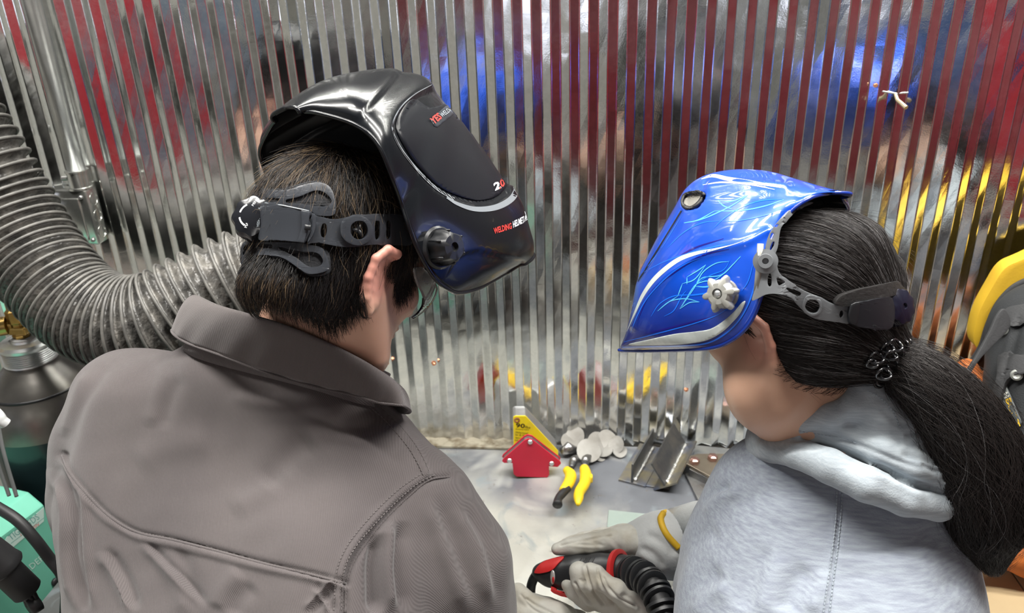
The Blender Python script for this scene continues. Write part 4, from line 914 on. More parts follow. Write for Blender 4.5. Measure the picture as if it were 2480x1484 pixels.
hmat['black'] = hairmat('hair_black', (.014, .012, .012)); hmat['brown'] = hairmat('hair_lit_brown', (.075, .050, .032), .36); hmat['tan'] = hairmat('hair_lit_tan', (.22, .155, .09), .38); hmat['grey'] = hairmat('hair_grey', (.22, .215, .22), .35); hmat['dark'] = hairmat('hair_dark', (.020, .016, .015), .36)
used = np.unique(Q); mp_ = -np.ones(len(V), int); mp_[used] = np.arange(len(used)); Vh, Qh = V[used], mp_[Q]
hair_m = link('hair', fast_mesh('hair', Vh, Qh), hmat['black'], pm)
bvh_hair = bvh_of(hair_m.data); sh = nearest_surf(bvh_hair, .92)
hg = empty('headgear', None, None, HB.O); hg.parent = hb; hg.matrix_parent_inverse = wmat(hb).inverted(); 
gearm = mat('charcoal_headgear', (.034, .038, .046), .36); pad = mat('foam_pad', (.012, .013, .016), .8, bump=(400, .6, .001))
Z1 = lambda L: [(560+x/5.391, 440+y/5.391) for x, y in L]
O_ = .006
patch([sm(Z1([(180, 800), (330, 790), (700, 800), (1000, 830), (1250, 900), (1290, 1090), (1260, 1200), (1080, 1240), (940, 1190), (800, 1080), (560, 990), (380, 960), (240, 1000), (150, 1080), (140, 930)]))], sh, 'foam_pad', pad, hg, .004, 14, O_-.003)
patch([sm(Z1([(300, 170), (340, 60), (500, 110), (760, 90), (1080, 10), (1250, 60), (1330, 180), (1370, 300), (1330, 440), (1110, 430), (800, 330), (480, 290), (320, 260)]))], sh, 'foam_pad', pad, hg, .004, 14, O_-.003)
patch([sm(Z1([(290, 150), (400, 85), (560, 120), (760, 110), (960, 50), (1130, 22), (1240, 45), (1310, 110), (1350, 230), (1360, 330), (1330, 440), (1110, 440), (1040, 390), (700, 320), (440, 290), (420, 190)])),
    sm(Z1([(480, 212), (630, 218), (640, 245), (625, 272), (480, 262), (470, 236)])), sm(Z1([(735, 280), (740, 240), (900, 200), (1060, 135), (1150, 124), (1240, 165), (1305, 240), (1290, 300), (1210, 325), (1080, 318), (900, 292)]))], sh, 'upper_strap', gearm, hg, .0022, 12, O_+.002, bevel=.0006)
patch([sm(Z1([(180, 800), (330, 790), (560, 790), (860, 800), (1060, 830), (1190, 870), (1240, 960), (1270, 1060), (1260, 1150), (1120, 1200), (990, 1200), (880, 1130), (720, 1020), (580, 975), (380, 965), (260, 990), (150, 1080), (150, 960)])),
    sm(Z1([(200, 830), (310, 820), (300, 862), (210, 905), (170, 960), (165, 900)])), sm(Z1([(380, 812), (540, 826), (550, 868), (520, 880), (390, 862)])), sm(Z1([(640, 852), (800, 890), (940, 915), (1060, 918), (1150, 950), (1195, 1030), (1160, 1095), (1060, 1115), (980, 1095), (860, 1000), (720, 920), (640, 880)]))], sh, 'lower_strap', gearm, hg, .0022, 12, O_+.002, bevel=.0006)
patch([sm(Z1([(1050, 460), (1150, 455), (1330, 490), (1500, 465), (1600, 430), (1740, 432), (2080, 430), (2250, 440), (2330, 460), (2350, 800), (2100, 820), (1830, 815), (1600, 850), (1400, 845), (1100, 790), (1000, 800)])),
    sm(Z1([(1168, 640), (1190, 560), (1225, 545), (1250, 590), (1240, 680), (1210, 730), (1178, 710)])), sm(Z1([(1548, 620), (1560, 560), (1630, 515), (1720, 530), (1762, 610), (1750, 700), (1680, 750), (1600, 735), (1555, 680)])),
    sm(Z1([(1862, 600), (1866, 530), (1895, 500), (1925, 530), (1930, 640), (1925, 720), (1890, 756), (1866, 720)])), sm(Z1([(2008, 610), (2012, 535), (2040, 504), (2070, 535), (2072, 640), (2068, 715), (2035, 752), (2010, 715)]))], sh, 'side_band', gearm, hg, .0024, 12, O_+.004, bevel=.0007)
patch([[tuple(q) for q in crom(Z1([(1420, 640), (1440, 520), (1540, 460), (1650, 445), (1760, 490), (1825, 600), (1815, 720), (1730, 800), (1620, 828), (1510, 790), (1440, 720)]), 44, True)], [tuple(q) for q in crom(Z1([(1548, 620), (1560, 560), (1630, 515), (1720, 530), (1762, 610), (1750, 700), (1680, 750), (1600, 735), (1555, 680)]), 36, True)]], sh, 'band_boss', gearm, hg, .0045, 12, O_+.006, bevel=.0012)
q0 = sh(*Z1([(1655, 630)])[0]); toC = (CPOS-q0)/np.linalg.norm(CPOS-q0)
for tx, ty in ((1690, 552), (1580, 628), (1720, 720)): MB().tube([q0+toC*(O_+.006), sh(*Z1([(tx, ty)])[0])+toC*(O_+.006)], [.0030, .0016], 6).build('spoke', MT['black'], hg, True)
patch([sm(Z1([(440, 290), (700, 318), (1040, 390), (1020, 480), (1060, 600), (1010, 720), (960, 800), (860, 790), (600, 765), (400, 760), (430, 560)]), 5)], sh, 'ratchet_housing', gearm, hg, .004, 12, O_+.010, bevel=.0012)
patch([Z1([(920, 375), (1030, 395), (1010, 600), (955, 802), (870, 790), (925, 600)])], sh, 'housing_step', gearm, hg, .002, 12, O_+.0145, bevel=.0006)
patch([Z1([(968, 560), (1045, 568), (1035, 636), (958, 628)])], sh, 'clip', MT['black'], hg, .0015, 12, O_+.017)
patch([sm(Z1([(1055, 420), (1100, 440), (1110, 560), (1080, 680), (1020, 780), (1005, 780), (1050, 640), (1065, 520)]))], sh, 'housing_lip', gearm, hg, .003, 12, O_+.012, bevel=.0006)
MB().tube([sh(*q)+toC*(O_+.014) for q in Z1([(470, 286), (700, 318), (900, 360), (1030, 388)])], .0008, 6).build('housing_edge', mb_edge, hg, True)
kq = sh(622, 532); kd = -HM.F*.72+HM.S*.62-HM.U*.02; kd = kd/np.linalg.norm(kd); kc = P(626, 535, (kq-CPOS)@CW-.010)
rk = knob(kc-kd*.012, kd, [(.0255, .0, 0), (.0255, .012, 1), (.0255, .024, 1), (.0222, .031, 1), (.0165, .033, 0), (.010, .0345, 0), (.002, .035, 0)], 8, mat('gloss_black_knob', (.012, .013, .016), .16), 'ratchet_knob', hg, 72, .055)
ub = np.cross(kd, CR); ub /= np.linalg.norm(ub); ub = ub if ub[2] > 0 else -ub; rb = np.cross(ub, kd); rb = rb if rb@CR > 0 else -rb; kt = kc-kd*.012+kd*.0352
mb = MB()
for a0_, a1_ in ((115, 165), (190, 240)):
    V_ = []; 
    for k in range(11):
        a = R_(a0_+(a1_-a0_)*k/10)
        for rr in (.0125, .0145): V_.append(kt-kd*.0012*(rr/.0125)**2+rb*rr*math.cos(a)+ub*rr*math.sin(a))
    mb.add(V_, [(2*i, 2*i+1, 2*i+3, 2*i+2) for i in range(10)])
mb.build('print_arc', whit, rk)
def text3(s, o, ex, ey, size, m, parent, name='lettering', **kw):
    V, F = text_mesh(s, size, **kw); return link(name, mesh(name, [o+ex*v[0]+ey*v[1] for v in V], F), m, parent, False)
text3('MIN', kt-kd*.0008+rb*.002+ub*.010, rb*.5+ub*.86, ub*.5-rb*.86, .0045, whit, rk); text3('MAX', kt-kd*.0008-rb*.004-ub*.015, rb*.3+ub*.95, ub*.3-rb*.95, .0045, whit, rk); text3('YESWELDER', kt-kd*.0008+rb*.010-ub*.014, ub, -rb, .0042, gryt, rk)
# ------------------------------------------------------------------ blue airbrushed helmet
HL = HeadFrame(-1, 34, 10, 20, 1905, 757, .95)
def bluepaint():
    m = mat('candy_blue_paint', (.004, .075, .62), .36, .12, coat=1.0); nt = m.node_tree; N = nt.nodes; L = nt.links; b = N['Principled BSDF']
    tc = N.new('ShaderNodeTexCoord'); n = N.new('ShaderNodeTexNoise'); n.inputs['Scale'].default_value = 7; n.inputs['Detail'].default_value = 2; L.new(tc.outputs['Object'], n.inputs[0])
    # fade to navy towards the chin
    vm = N.new('ShaderNodeVectorMath'); vm.operation = 'DOT_PRODUCT'; L.new(tc.outputs['Object'], vm.inputs[0]); vm.inputs[1].default_value = tuple(HL.U)
    c0 = float(HL.O@HL.U); r = N.new('ShaderNodeMapRange'); r.inputs['From Min'].default_value = c0+.065; r.inputs['From Max'].default_value = c0-.02; ad = N.new('ShaderNodeMath'); ad.operation = 'MULTIPLY_ADD'; L.new(n.outputs['Fac'], ad.inputs[0]); ad.inputs[1].default_value = .06; ad.inputs[2].default_value = 0
    a2 = N.new('ShaderNodeMath'); a2.operation = 'ADD'; L.new(ad.outputs[0], a2.inputs[0]); L.new(vm.outputs['Value'], a2.inputs[1]); L.new(a2.outputs[0], r.inputs['Value'])
    mx = N.new('ShaderNodeMix'); mx.data_type = 'RGBA'; L.new(r.outputs['Result'], mx.inputs[0]); mx.inputs[6].default_value = (.002, .075, .60, 1); mx.inputs[7].default_value = (.005, .008, .17, 1); L.new(mx.outputs[2], b.inputs['Base Color']); return m
MBL = bluepaint()
rowsL = [((2060, 469), (2034, 467), (2008, 468), .022), ((1988, 450), (1976, 460), (1962, 480), .064), ((1925, 431), (1925, 462), (1912, 514), .08), ((1865, 413), (1872, 462), (1884, 550), .10), ((1805, 406), (1812, 475), (1866, 590), .112),
    ((1750, 408), (1758, 505), (1854, 640), .12), ((1700, 421), (1714, 535), (1849, 690), .122), ((1662, 448), (1684, 570), (1840, 728), .122), ((1633, 498), (1658, 610), (1824, 768), .12), ((1602, 553), (1628, 655), (1802, 800), .118),
    ((1570, 612), (1604, 705), (1772, 824), .112), ((1546, 662), (1580, 750), (1738, 839), .10), ((1534, 735), (1556, 795), (1690, 846), .085), ((1522, 790), (1530, 824), (1612, 849), .055), ((1509, 832), (1510, 838), (1550, 850), .03), ((1500, 847), (1500, 848), (1504, 849), .008)]
G = smooth_grid(shell_grid(HL, rowsL, 170, 56), 4); nrm = grid_normals(G)
if ((G-(HL.O-.02*HL.U))*nrm).sum() < 0: nrm = -nrm
x, y, _ = proj(G.reshape(-1, 3))
off = np.zeros(len(x))
def seam_off(pl, w_, h_):
    b, s_, t = seg_dist(x, y, crom(pl, 40)); return h_*np.exp(-(b/w_)**2)
off += seam_off([(1650, 508), (1600, 590), (1560, 655), (1543, 680)], 4, -.0025)
off += seam_off([(1645, 450), (1700, 455), (1705, 448), (1712, 430)], 4, -.0015)
off += seam_off([(1900, 452), (1800, 445), (1720, 455)], 12, .0030)
off += seam_off([(1860, 560), (1800, 590), (1720, 610), (1640, 650), (1570, 720), (1535, 790)], 9, .0030)
ventp = [(1651, 486), (1660, 470), (1684, 462), (1706, 466), (1708, 476), (1699, 492), (1684, 505), (1662, 508), (1650, 498)]
off += -.006*edge_fall(x, y, sm(ventp), 5)
off = off.reshape(G.shape[:2])*np.clip(np.linspace(0, 1, G.shape[1])*10, 0, 1)[None, :]
G = G+nrm*off[..., None]
hl = empty('welding_helmet', 'metallic blue welding helmet with flame pinstripes worn by the person in the hoodie', 'helmet', HL.O)
shl, FGl = full_shell(HL, G, 'shell', MBL, hl); shl.data.materials.append(MT['black']); shl.modifiers['s'].material_offset = 1
shb.data.materials.append(MT['black']); shb.modifiers['s'].material_offset = 1
bvh_l = BVHTree.FromPolygons([tuple(v) for v in FGl.reshape(-1, 3)], [tuple(int(i) for i in p.vertices) for p in shl.data.polygons]); sl_ = nearest_surf(bvh_l, .85, (1740, 640))
rimL = list(FGl[:, -1])+list(FGl[-1, ::-1])+list(FGl[::-1, 0])+list(FGl[0, :]); MB().tube(list(crom(dedupe(rimL), 420, True)), .0024, 8, closed=True).build('rim_bead', mat('navy_rim', (.006, .03, .25), .25, coat=.5), hl, True)
Z4 = lambda L: [(1480+a/3.157, 400+b/3.157) for a, b in L]
c_cy = mat('cyan_pinstripe', (.10, .50, .88), .3, coat=.6); c_mb = mat('mid_blue_pinstripe', (.010, .16, .86), .3, coat=.6); c_wh = mat('white_flame', (.66, .72, .70), .35, coat=.8, noise=(60, (.56, .62, .60), .4, .6)); c_nv = mat('navy_stripe', (.012, .008, .22), .3, coat=.6)
def strokes(name, m, L, w_, off=.0006):
    mb = MB()
    for pl in L: stroke(mb, Z4(pl), w_, sl_, off)
    o = mb.build(name, m, hl, True); o['kind'] = 'stuff'
strokes('navy_pinstripe', c_nv, [[(200, 1190), (300, 980), (480, 820), (700, 690), (900, 640)], [(250, 1290), (500, 1230), (760, 1160)], [(430, 760), (620, 640), (860, 560)]], 4, .0004)  # navy strokes of the helmet's painted graphics
strokes('blue_pinstripe', c_mb, [[(780, 485), (870, 400), (1000, 320), (1150, 270), (1310, 260)], [(430, 630), (560, 510), (700, 440), (850, 425)], [(1320, 345), (1100, 400), (960, 425), (850, 430)], [(235, 825), (400, 740), (600, 670), (800, 620), (900, 600)], [(235, 825), (380, 640), (545, 375)],
    [(305, 1155), (370, 1060), (480, 1000), (620, 990), (760, 970)], [(405, 1155), (480, 1110), (540, 1000), (575, 960)], [(910, 725), (860, 800), (760, 840), (660, 900), (620, 940)], [(100, 1350), (300, 1300), (600, 1220), (800, 1150), (900, 1090)], [(1090, 740), (1050, 880), (1000, 960)], [(640, 940), (760, 930), (860, 880), (900, 840)], [(120, 1180), (150, 1100), (180, 1050)],
    [(150, 1280), (200, 1150), (280, 1010), (420, 860), (560, 760), (700, 700)], [(600, 1000), (700, 985), (790, 975)]], 2.6)
strokes('cyan_pinstripe', c_cy, [[(555, 440), (660, 420), (790, 350)], [(790, 350), (1000, 345), (1180, 310), (1320, 262)], [(560, 442), (700, 410), (900, 320), (1050, 225)], [(1050, 225), (920, 275), (815, 268)], [(815, 268), (860, 310), (920, 332)], [(355, 1115), (420, 1060), (510, 1000)], [(510, 1000), (545, 905)], [(545, 905), (640, 870), (725, 760)], [(725, 760), (670, 800), (580, 855)], [(580, 855), (580, 910)],
    [(525, 1098), (580, 1010), (640, 920), (700, 890), (820, 860), (990, 700)], [(990, 695), (930, 760), (840, 840), (700, 860), (640, 930)], [(900, 735), (800, 750), (700, 820), (640, 930), (540, 1080)], [(355, 1115), (450, 1040), (570, 1020), (675, 1045)], [(675, 1045), (600, 1050), (525, 1098)], [(640, 925), (740, 925), (840, 870)]], 2.4)
mb = MB()
stroke(mb, Z4([(120, 1270), (180, 1130), (250, 980), (350, 850), (500, 730), (640, 675), (800, 640), (950, 600), (1100, 540)]), lambda t: 1+10*math.sin(min(1, max(0, t*1.15))*math.pi)**1.2, sl_, .0007)
stroke(mb, Z4([(690, 105), (780, 80), (900, 105), (1080, 130), (1300, 170)]), lambda t: 9*math.sin(math.pi*min(.98, max(.02, t)))**.8+1, sl_, .0007)
stroke(mb, Z4([(700, 150), (850, 130), (1050, 145), (1250, 185)]), lambda t: 3.5*math.sin(math.pi*min(.98, max(.02, t)))+1, sl_, .0007)
mb.build('white_swoosh', c_wh, hl, True)
patch([[tuple(q) for q in crom(Z4([(130, 1372), (300, 1330), (480, 1290), (640, 1272), (760, 1250), (860, 1190), (940, 1120), (1000, 1050), (1028, 1045), (990, 1130), (930, 1200), (850, 1275), (740, 1335), (600, 1362), (400, 1372)]), 60, True)]], sl_, 'white_flame', c_wh, hl, .0003, 12, .0006)
mb = MB(); stroke(mb, Z4([(70, 1392), (250, 1388), (560, 1380), (740, 1358), (870, 1290), (970, 1195), (1040, 1080), (1085, 960), (1110, 860)]), lambda t: 3.5, sl_, .0009); mb.build('bright_rim_stripe', c_mb, hl, True)
patch([sm(ventp, 5), sm([(1656, 487), (1664, 474), (1686, 467), (1700, 470), (1701, 476), (1694, 489), (1681, 500), (1664, 503), (1656, 496)], 5)], sl_, 'vent_gasket', MT['rubber'], hl, .003, 8, .003)
patch([sm([(1657, 487), (1665, 475), (1686, 468), (1699, 471), (1700, 476), (1693, 488), (1680, 499), (1665, 502), (1657, 496)], 5)], sl_, 'vent_insert', mat('grey_vent', (.26, .25, .22), .4), hl, .0012, 8, .0012)
mb = MB(); stroke(mb, [(1650, 510), (1600, 592), (1560, 657), (1543, 682)], 3.5, sl_, .0006, False); mb.build('lens_joint', MT['black'], hl, True, label='dark joint beside the lens cover')
kc = sl_(1758, 712)
MB().lathe(kc-HL.S*.004, HL.S, [(.0165, 0), (.0165, .007), (.0155, .009), (.012, .010)], 36).build('knob_washer', mat('dusty_grey', (.30, .29, .26), .5), hl, True, auto=35)
gk = mat('silver_grey_knob', (.36, .36, .33), .35, .25)
def star(r): return lambda k, n: r*(.78+.30*max(0, math.cos(6*2*math.pi*k/n+.6))**.7)
MB().lathe(kc+HL.S*.006-HL.F*0, HL.S, [(star(.0155), 0), (star(.0195), .003), (star(.0205), .008), (star(.0175), .013), (.0115, .0155), (.006, .016), (.0058, .0135), (.0025, .013)], 72).build('side_knob', gk, hl, True, auto=30)
MB().lathe(kc+HL.S*.019, HL.S, [(.0042, 0), (.0042, .002), (.0035, .003), (.001, .0033)], 20).build('knob_screw', MT['zinc'], hl, True)
# ------------------------------------------------------------------ hair volume, then her headgear over it
HWs = SDF(); w = HW.w
HWs.ell(w(-.012, 0, .038), (.102, .090, .084), HW.R); HWs.cap(P(2060, 628, .945), P(2118, 672, .94), .042, .030, .05); HWs.ell(P(2010, 800, .925), np.array((.066, .060, .060)), HW.R, .05)
HWs.cap(P(1960, 850, .915), P(2120, 868, .915), .042, .030, .04); HWs.cap(P(1880, 800, .895), P(1990, 850, .90), .018, .028, .03); HWs.cap(P(2085, 820, .92), P(2145, 862, .91), .024, .018, .03)
poly_w = [(1700, 200), (1740, 560), (1760, 700), (1772, 790), (1800, 800), (1838, 792), (1862, 830), (1872, 880), (1905, 925), (1975, 952), (2060, 955), (2130, 945), (2300, 900), (2400, 600), (2200, 300)]
pl_loc = np.array([HW.loc(HW.pt(a, b, .07)) for a, b in poly_w])[:, [0, 2]]
V, Q = HWs.mesh('h', .0028); Lc = HW.loc(V); keep = in_poly(Lc[:, 0], Lc[:, 2], pl_loc); Q = Q[keep[Q].all(1)]; used = np.unique(Q); mp_ = -np.ones(len(V), int); mp_[used] = np.arange(len(used)); Vw, Qw = V[used], mp_[Q]
hair_w = link('hair', fast_mesh('hair', Vw, Qw), hmat['dark'], pw); bvh_hw2 = bvh_of(hair_w.data); sw = nearest_surf(bvh_hw2, .9)
gg = empty('headgear', None, None, HL.O); gg.parent = hl; gg.matrix_parent_inverse = wmat(hl).inverted()
grm = mat('mid_grey_headgear', (.155, .165, .175), .42)
Z5 = lambda L: [(1800+a/2.969, 400+b/2.969) for a, b in L]
front_d = (sw(1905, 680)-CPOS)@CW
def sw2(px, py):
    """the near strap bridges from the hair to the inside of the shell"""
    A = sw(px, py) if px > 1895 else None
    t = np.clip((px-1800)/110, 0, 1); dB = front_d-.012+(1-t)*.006
    if A is None: return P(px, py, dB)
    return A*min(1, (px-1895)/30)+P(px, py, dB)*(1-min(1, (px-1895)/30)) if px < 1925 else A
OW = .006
patch([sm(Z5([(60, 965), (100, 850), (130, 760), (205, 660), (225, 640), (238, 700), (250, 760), (290, 810), (380, 870), (480, 920), (560, 950), (620, 985), (680, 1005), (760, 1010), (760, 1130), (680, 1125), (600, 1115), (520, 1100), (460, 1070), (400, 1010), (330, 950), (240, 925), (160, 930), (90, 965)]), 3),
    sm(Z5([(175, 800), (190, 778), (200, 800), (200, 860), (185, 872), (172, 850)]), 3), sm(Z5([(236, 815), (250, 806), (285, 835), (278, 855), (250, 862)]), 3), sm(Z5([(292, 885), (320, 880), (400, 905), (415, 925), (385, 942), (330, 915)]), 3),
    sm(Z5([(445, 1000), (470, 960), (520, 965), (545, 1005), (530, 1050), (490, 1058), (455, 1035)]), 3), sm(Z5([(686, 1065), (695, 1042), (710, 1045), (714, 1070), (700, 1090), (688, 1085)]), 3)], sw2, 'side_band', grm, gg, .0026, 9, OW, bevel=.0007)
patch([[tuple(q) for q in crom(Z5([(425, 1000), (450, 940), (495, 930), (545, 955), (562, 1010), (545, 1060), (490, 1075), (440, 1050)]), 36, True)], [tuple(q) for q in crom(Z5([(445, 1000), (470, 960), (520, 965), (545, 1005), (530, 1050), (490, 1058), (455, 1035)]), 36, True)]], sw2, 'band_ring', grm, gg, .0045, 9, OW+.001, bevel=.001)
patch([sm(Z5([(150, 700), (150, 640), (170, 540), (200, 470), (260, 390), (330, 320), (410, 280), (500, 275), (400, 320), (320, 380), (270, 450), (255, 520), (245, 590), (222, 650), (200, 700), (185, 745)]), 3),
    sm(Z5([(190, 520), (200, 490), (218, 492), (212, 520), (198, 535)]), 3), sm(Z5([(188, 600), (205, 555), (222, 552), (218, 580), (196, 612)]), 3), sm(Z5([(222, 440), (240, 425), (250, 430), (238, 448)]), 3)], sw2, 'crown_strap', grm, gg, .0024, 9, OW+.003, bevel=.0006)
q_ = sw2(*Z5([(160, 690)])[0]); tc2 = (CPOS-q_)/np.linalg.norm(CPOS-q_); MB().lathe(q_+tc2*(OW+.004), tc2, [(.013, 0), (.013, .003), (.008, .004), (.0075, .0055), (.0035, .0055), (.003, .002)], 28).build('strap_rivet', grm, gg, True, auto=30)
MB().tube([P(1842, 590, front_d-.02), P(1838, 650, front_d-.015), P(1832, 715, front_d-.012)], .0035, 8).build('pivot_arm', gk, gg, True)
patch([sm(Z5([(650, 960), (690, 925), (800, 890), (900, 870), (1000, 850), (1050, 845), (1080, 880), (1110, 910), (1000, 950), (850, 970), (760, 1000), (700, 1005), (645, 990)]), 3)], sw, 'foam_pad', mat('brown_black_pad', (.016, .015, .015), .5, bump=(300, .4, .001)), gg, .010, 10, .004, bevel=.002)
patch([sm(Z5([(755, 1010), (790, 985), (860, 970), (1000, 950), (1030, 990), (1040, 1060), (1025, 1160), (960, 1170), (860, 1165), (780, 1145), (750, 1120)]), 3)], sw, 'ratchet_housing', mat('blue_black_plastic', (.010, .011, .014), .4), gg, .008, 10, .012, bevel=.002)
patch([Z5([(770, 1000), (800, 985), (835, 980), (825, 1060), (812, 1150), (765, 1130), (752, 1070)])], sw, 'housing_clip', MT['black'], gg, .002, 10, .020, bevel=.0006)
kb = -HW.F*.93+HW.S*.30; kb /= np.linalg.norm(kb); kcp = P(2140, 746, .885)
rkw = knob(kcp, kb, [(.0215, -.004, 0), (.0215, .006, 1), (.0215, .018, 1), (.0185, .025, 1), (.012, .0275, 0), (.0035, .028, 0), (.003, .026, 0)], 9, mat('indigo_knob', (.006, .006, .016), .35), 'ratchet_knob', gg, 72, .05)
MB().cap if False else None
# ------------------------------------------------------------------ hair strands
def strands_mesh(name, P_, m, parent, rad=.00030, taper=True, seed=0):
    """P_ (n, k, 3) -> three-sided tapering strands in one mesh"""
    n, k, _ = P_.shape; T = np.gradient(P_, axis=1); T /= np.linalg.norm(T, axis=2)[..., None]+1e-12; r = np.random.default_rng(seed)
    a = r.normal(size=(n, 1, 3)); A = a-T*(a*T).sum(2)[..., None]; A /= np.linalg.norm(A, axis=2)[..., None]+1e-12; B = np.cross(T, A)
    rd = rad*(r.uniform(.7, 1.25, (n, 1)))*(np.linspace(1, .35, k)[None] if taper else 1); V = np.zeros((n, k, 3, 3))
    for j_ in range(3): an = 2*math.pi*j_/3; V[:, :, j_] = P_+rd[..., None]*(math.cos(an)*A+math.sin(an)*B)
    idx = np.arange(n*k*3).reshape(n, k, 3); Q = []
    for j_ in range(3): Q.append(np.stack([idx[:, :-1, j_], idx[:, :-1, (j_+1) % 3], idx[:, 1:, (j_+1) % 3], idx[:, 1:, j_]], -1).reshape(-1, 4))
    me = bpy.data.meshes.new(name); V = V.reshape(-1, 3).astype(np.float32); Q = np.concatenate(Q).astype(np.int32)
    me.vertices.add(len(V)); me.vertices.foreach_set('co', V.ravel()); me.loops.add(Q.size); me.loops.foreach_set('vertex_index', Q.ravel()); me.polygons.add(len(Q)); me.polygons.foreach_set('loop_start', np.arange(0, Q.size, 4, dtype=np.int32)); me.update(calc_edges=True)
    o = link(name, me, m, parent); o['kind'] = 'stuff'; return o
def roots(V, Q, n, seed, cond=None):
    r = np.random.default_rng(seed); C4 = V[Q].mean(1); ar = np.linalg.norm(np.cross(V[Q[:, 2]]-V[Q[:, 0]], V[Q[:, 3]]-V[Q[:, 1]]), axis=1)
    # far more of the hair is needed where the camera's side can see it
    N = np.cross(V[Q[:, 2]]-V[Q[:, 0]], V[Q[:, 3]]-V[Q[:, 1]]); N /= np.linalg.norm(N, axis=1)[:, None]+1e-12
    ar = ar*np.where(N@CW < .25, 1, .35)
    if cond is not None: ar = ar*cond(C4)
    i = r.choice(len(Q), n, p=ar/ar.sum()); q = V[Q[i]]; wts = r.dirichlet([1, 1, 1, 1], n); return (q*wts[..., None]).sum(1)
def sdf_grad(S, X, e=.0015):
    D = S.ev(X.astype(np.float32)); g = np.stack([S.ev((X+np.eye(3)[a]*e).astype(np.float32))-D for a in range(3)], 1); g /= np.linalg.norm(g, axis=1)[:, None]+1e-9; return D, g
def grow(S, X, flow, length, k, lift, wob, seed):
    r = np.random.default_rng(seed); n = len(X); out = [X]; p = X.copy(); L = length*r.uniform(.75, 1.2, n) if np.isscalar(length) else length; h = lift*r.uniform(.3, 1.3, n); ph = r.normal(size=(n, 3))*wob
    for s_ in range(1, k):
        D, g = sdf_grad(S, p); d = flow(p, s_/k)+ph*(1+.3*r.normal(size=(n, 1))); d = d-g*(d*g).sum(1)[:, None]; d /= np.linalg.norm(d, axis=1)[:, None]+1e-9
        p = p+d*(L/(k-1))[:, None]; D, g = sdf_grad(S, p); tgt = h*(s_/(k-1))**1.0; p = p+g*(tgt-D)[:, None]; out.append(p.copy())
    return np.stack(out, 1)
# short black hair; brown and tan strands paint in the light on crown and nape
crn = HM.w(-.035, .01, .14)
def flow_m(p, t):
    d = p-crn; d /= np.linalg.norm(d, axis=1)[:, None]; return d+np.array([0, 0, -.35])-HM.U*.35
X = roots(Vh, Qh, 15000, 3); lx = HM.loc(X); S_ = grow(hair_m_sdf, X, flow_m, np.where(lx[:, 2] < 0, .028, .044)*rng.uniform(.7, 1.2, len(X)), 8, .0055, .26, 4); rr = rng.uniform(size=len(X)); brown = (lx[:, 0] < .03) & (lx[:, 2] > .03) & (lx[:, 1] < .075) & (rr < .30) | (lx[:, 2] < -.035) & (lx[:, 0] < -.03) & (lx[:, 1] < .055) & (rr < .38) | (rr < .04); tan = brown & (rng.uniform(size=len(X)) < .34)
strands_mesh('black_strands', S_[~brown], hmat['black'], hair_m, .00042, seed=1); strands_mesh('lit_brown_strands', S_[brown & ~tan], hmat['brown'], hair_m, .00040, seed=2); strands_mesh('lit_tan_strands', S_[tan], hmat['tan'], hair_m, .00026, seed=3)
X = roots(Vh, Qh, 1500, 43, lambda C: (HM.loc(C)[:, 2] > .02)*1.); S_ = grow(hair_m_sdf, X, flow_m, .055, 9, .014, .42, 44); strands_mesh('loose_strands', S_[:300], hmat['brown'], hair_m, .00024, seed=45); strands_mesh('loose_lit_strands', S_[300:600], hmat['tan'], hair_m, .00022, seed=46); strands_mesh('loose_black_strands', S_[600:], hmat['black'], hair_m, .00026, seed=47)
# nape and sideburn: finer hair lying over the skin
def onskin(poly, n, seed, length, flowd, col_, nm, parent, S, bvh, head_root, lift=.003, rad=.0003, wob=.2):
    r = np.random.default_rng(seed); p = np.array(poly, float); lo, hi = p.min(0), p.max(0); pts = []
    while len(pts) < n:
        q = r.uniform(lo, hi)
        if in_poly(np.array([q[0]]), np.array([q[1]]), poly)[0]:
            h_ = cast(bvh, *q)
            if h_ is not None: pts.append(h_[0])
    X = np.array(pts); St = grow(S, X, flowd, length, 6, lift, wob, seed+1); strands_mesh(nm, St, hmat[col_], parent, rad, seed=seed)
onskin([(560, 690), (600, 700), (700, 745), (800, 790), (850, 760), (885, 740), (880, 690), (850, 650), (600, 650)], 1700, 21, .026, lambda p, t: (np.array([0, 0, -1.])-HM.F*.15+HM.S*.1)[None]+0*p, 'black', 'nape_strands', hair_m, MANHEAD, bvh_hm, pm, .004)
onskin([(965, 640), (990, 640), (1002, 660), (985, 700), (965, 725), (955, 690)], 420, 22, .022, lambda p, t: (np.array([0, 0, -1.])-HM.F*.25)[None]+0*p, 'black', 'sideburn_strands', hair_m, MANHEAD, bvh_hm, pm, .002)
# long hair drawn back to the tie
TIE = P(2145, 868, .905)
def flow_w(p, t):
    d = TIE-p; L = np.linalg.norm(d, axis=1)[:, None]; d = d/L; return d-HW.F*.55*np.clip((L-.05)/.15, 0, 1)+HW.U*.25*np.clip((L-.08)/.12, 0, 1)
X = roots(Vw, Qw, 9500, 5); dist = np.linalg.norm(X-TIE, axis=1); rr = rng.uniform(size=len(X)); Lh = np.minimum(dist*1.02, rng.uniform(.07, .20, len(X)))
S_ = grow(HWs, X, flow_w, Lh, 11, .0035, .045, 6); grey = rr < .13; bl = rr > .60
strands_mesh('dark_strands', S_[~grey & ~bl], hmat['dark'], hair_w, .00045, seed=4); strands_mesh('black_strands', S_[bl & ~grey], hmat['black'], hair_w, .00045, seed=5); strands_mesh('grey_strands', S_[grey], hmat['grey'], hair_w, .00024, seed=6)
X = roots(Vw, Qw, 420, 15); S_ = grow(HWs, X, flow_w, .06, 8, .016, .25, 16); strands_mesh('flyaway_strands', S_, hmat['dark'], hair_w, .00016, seed=7)
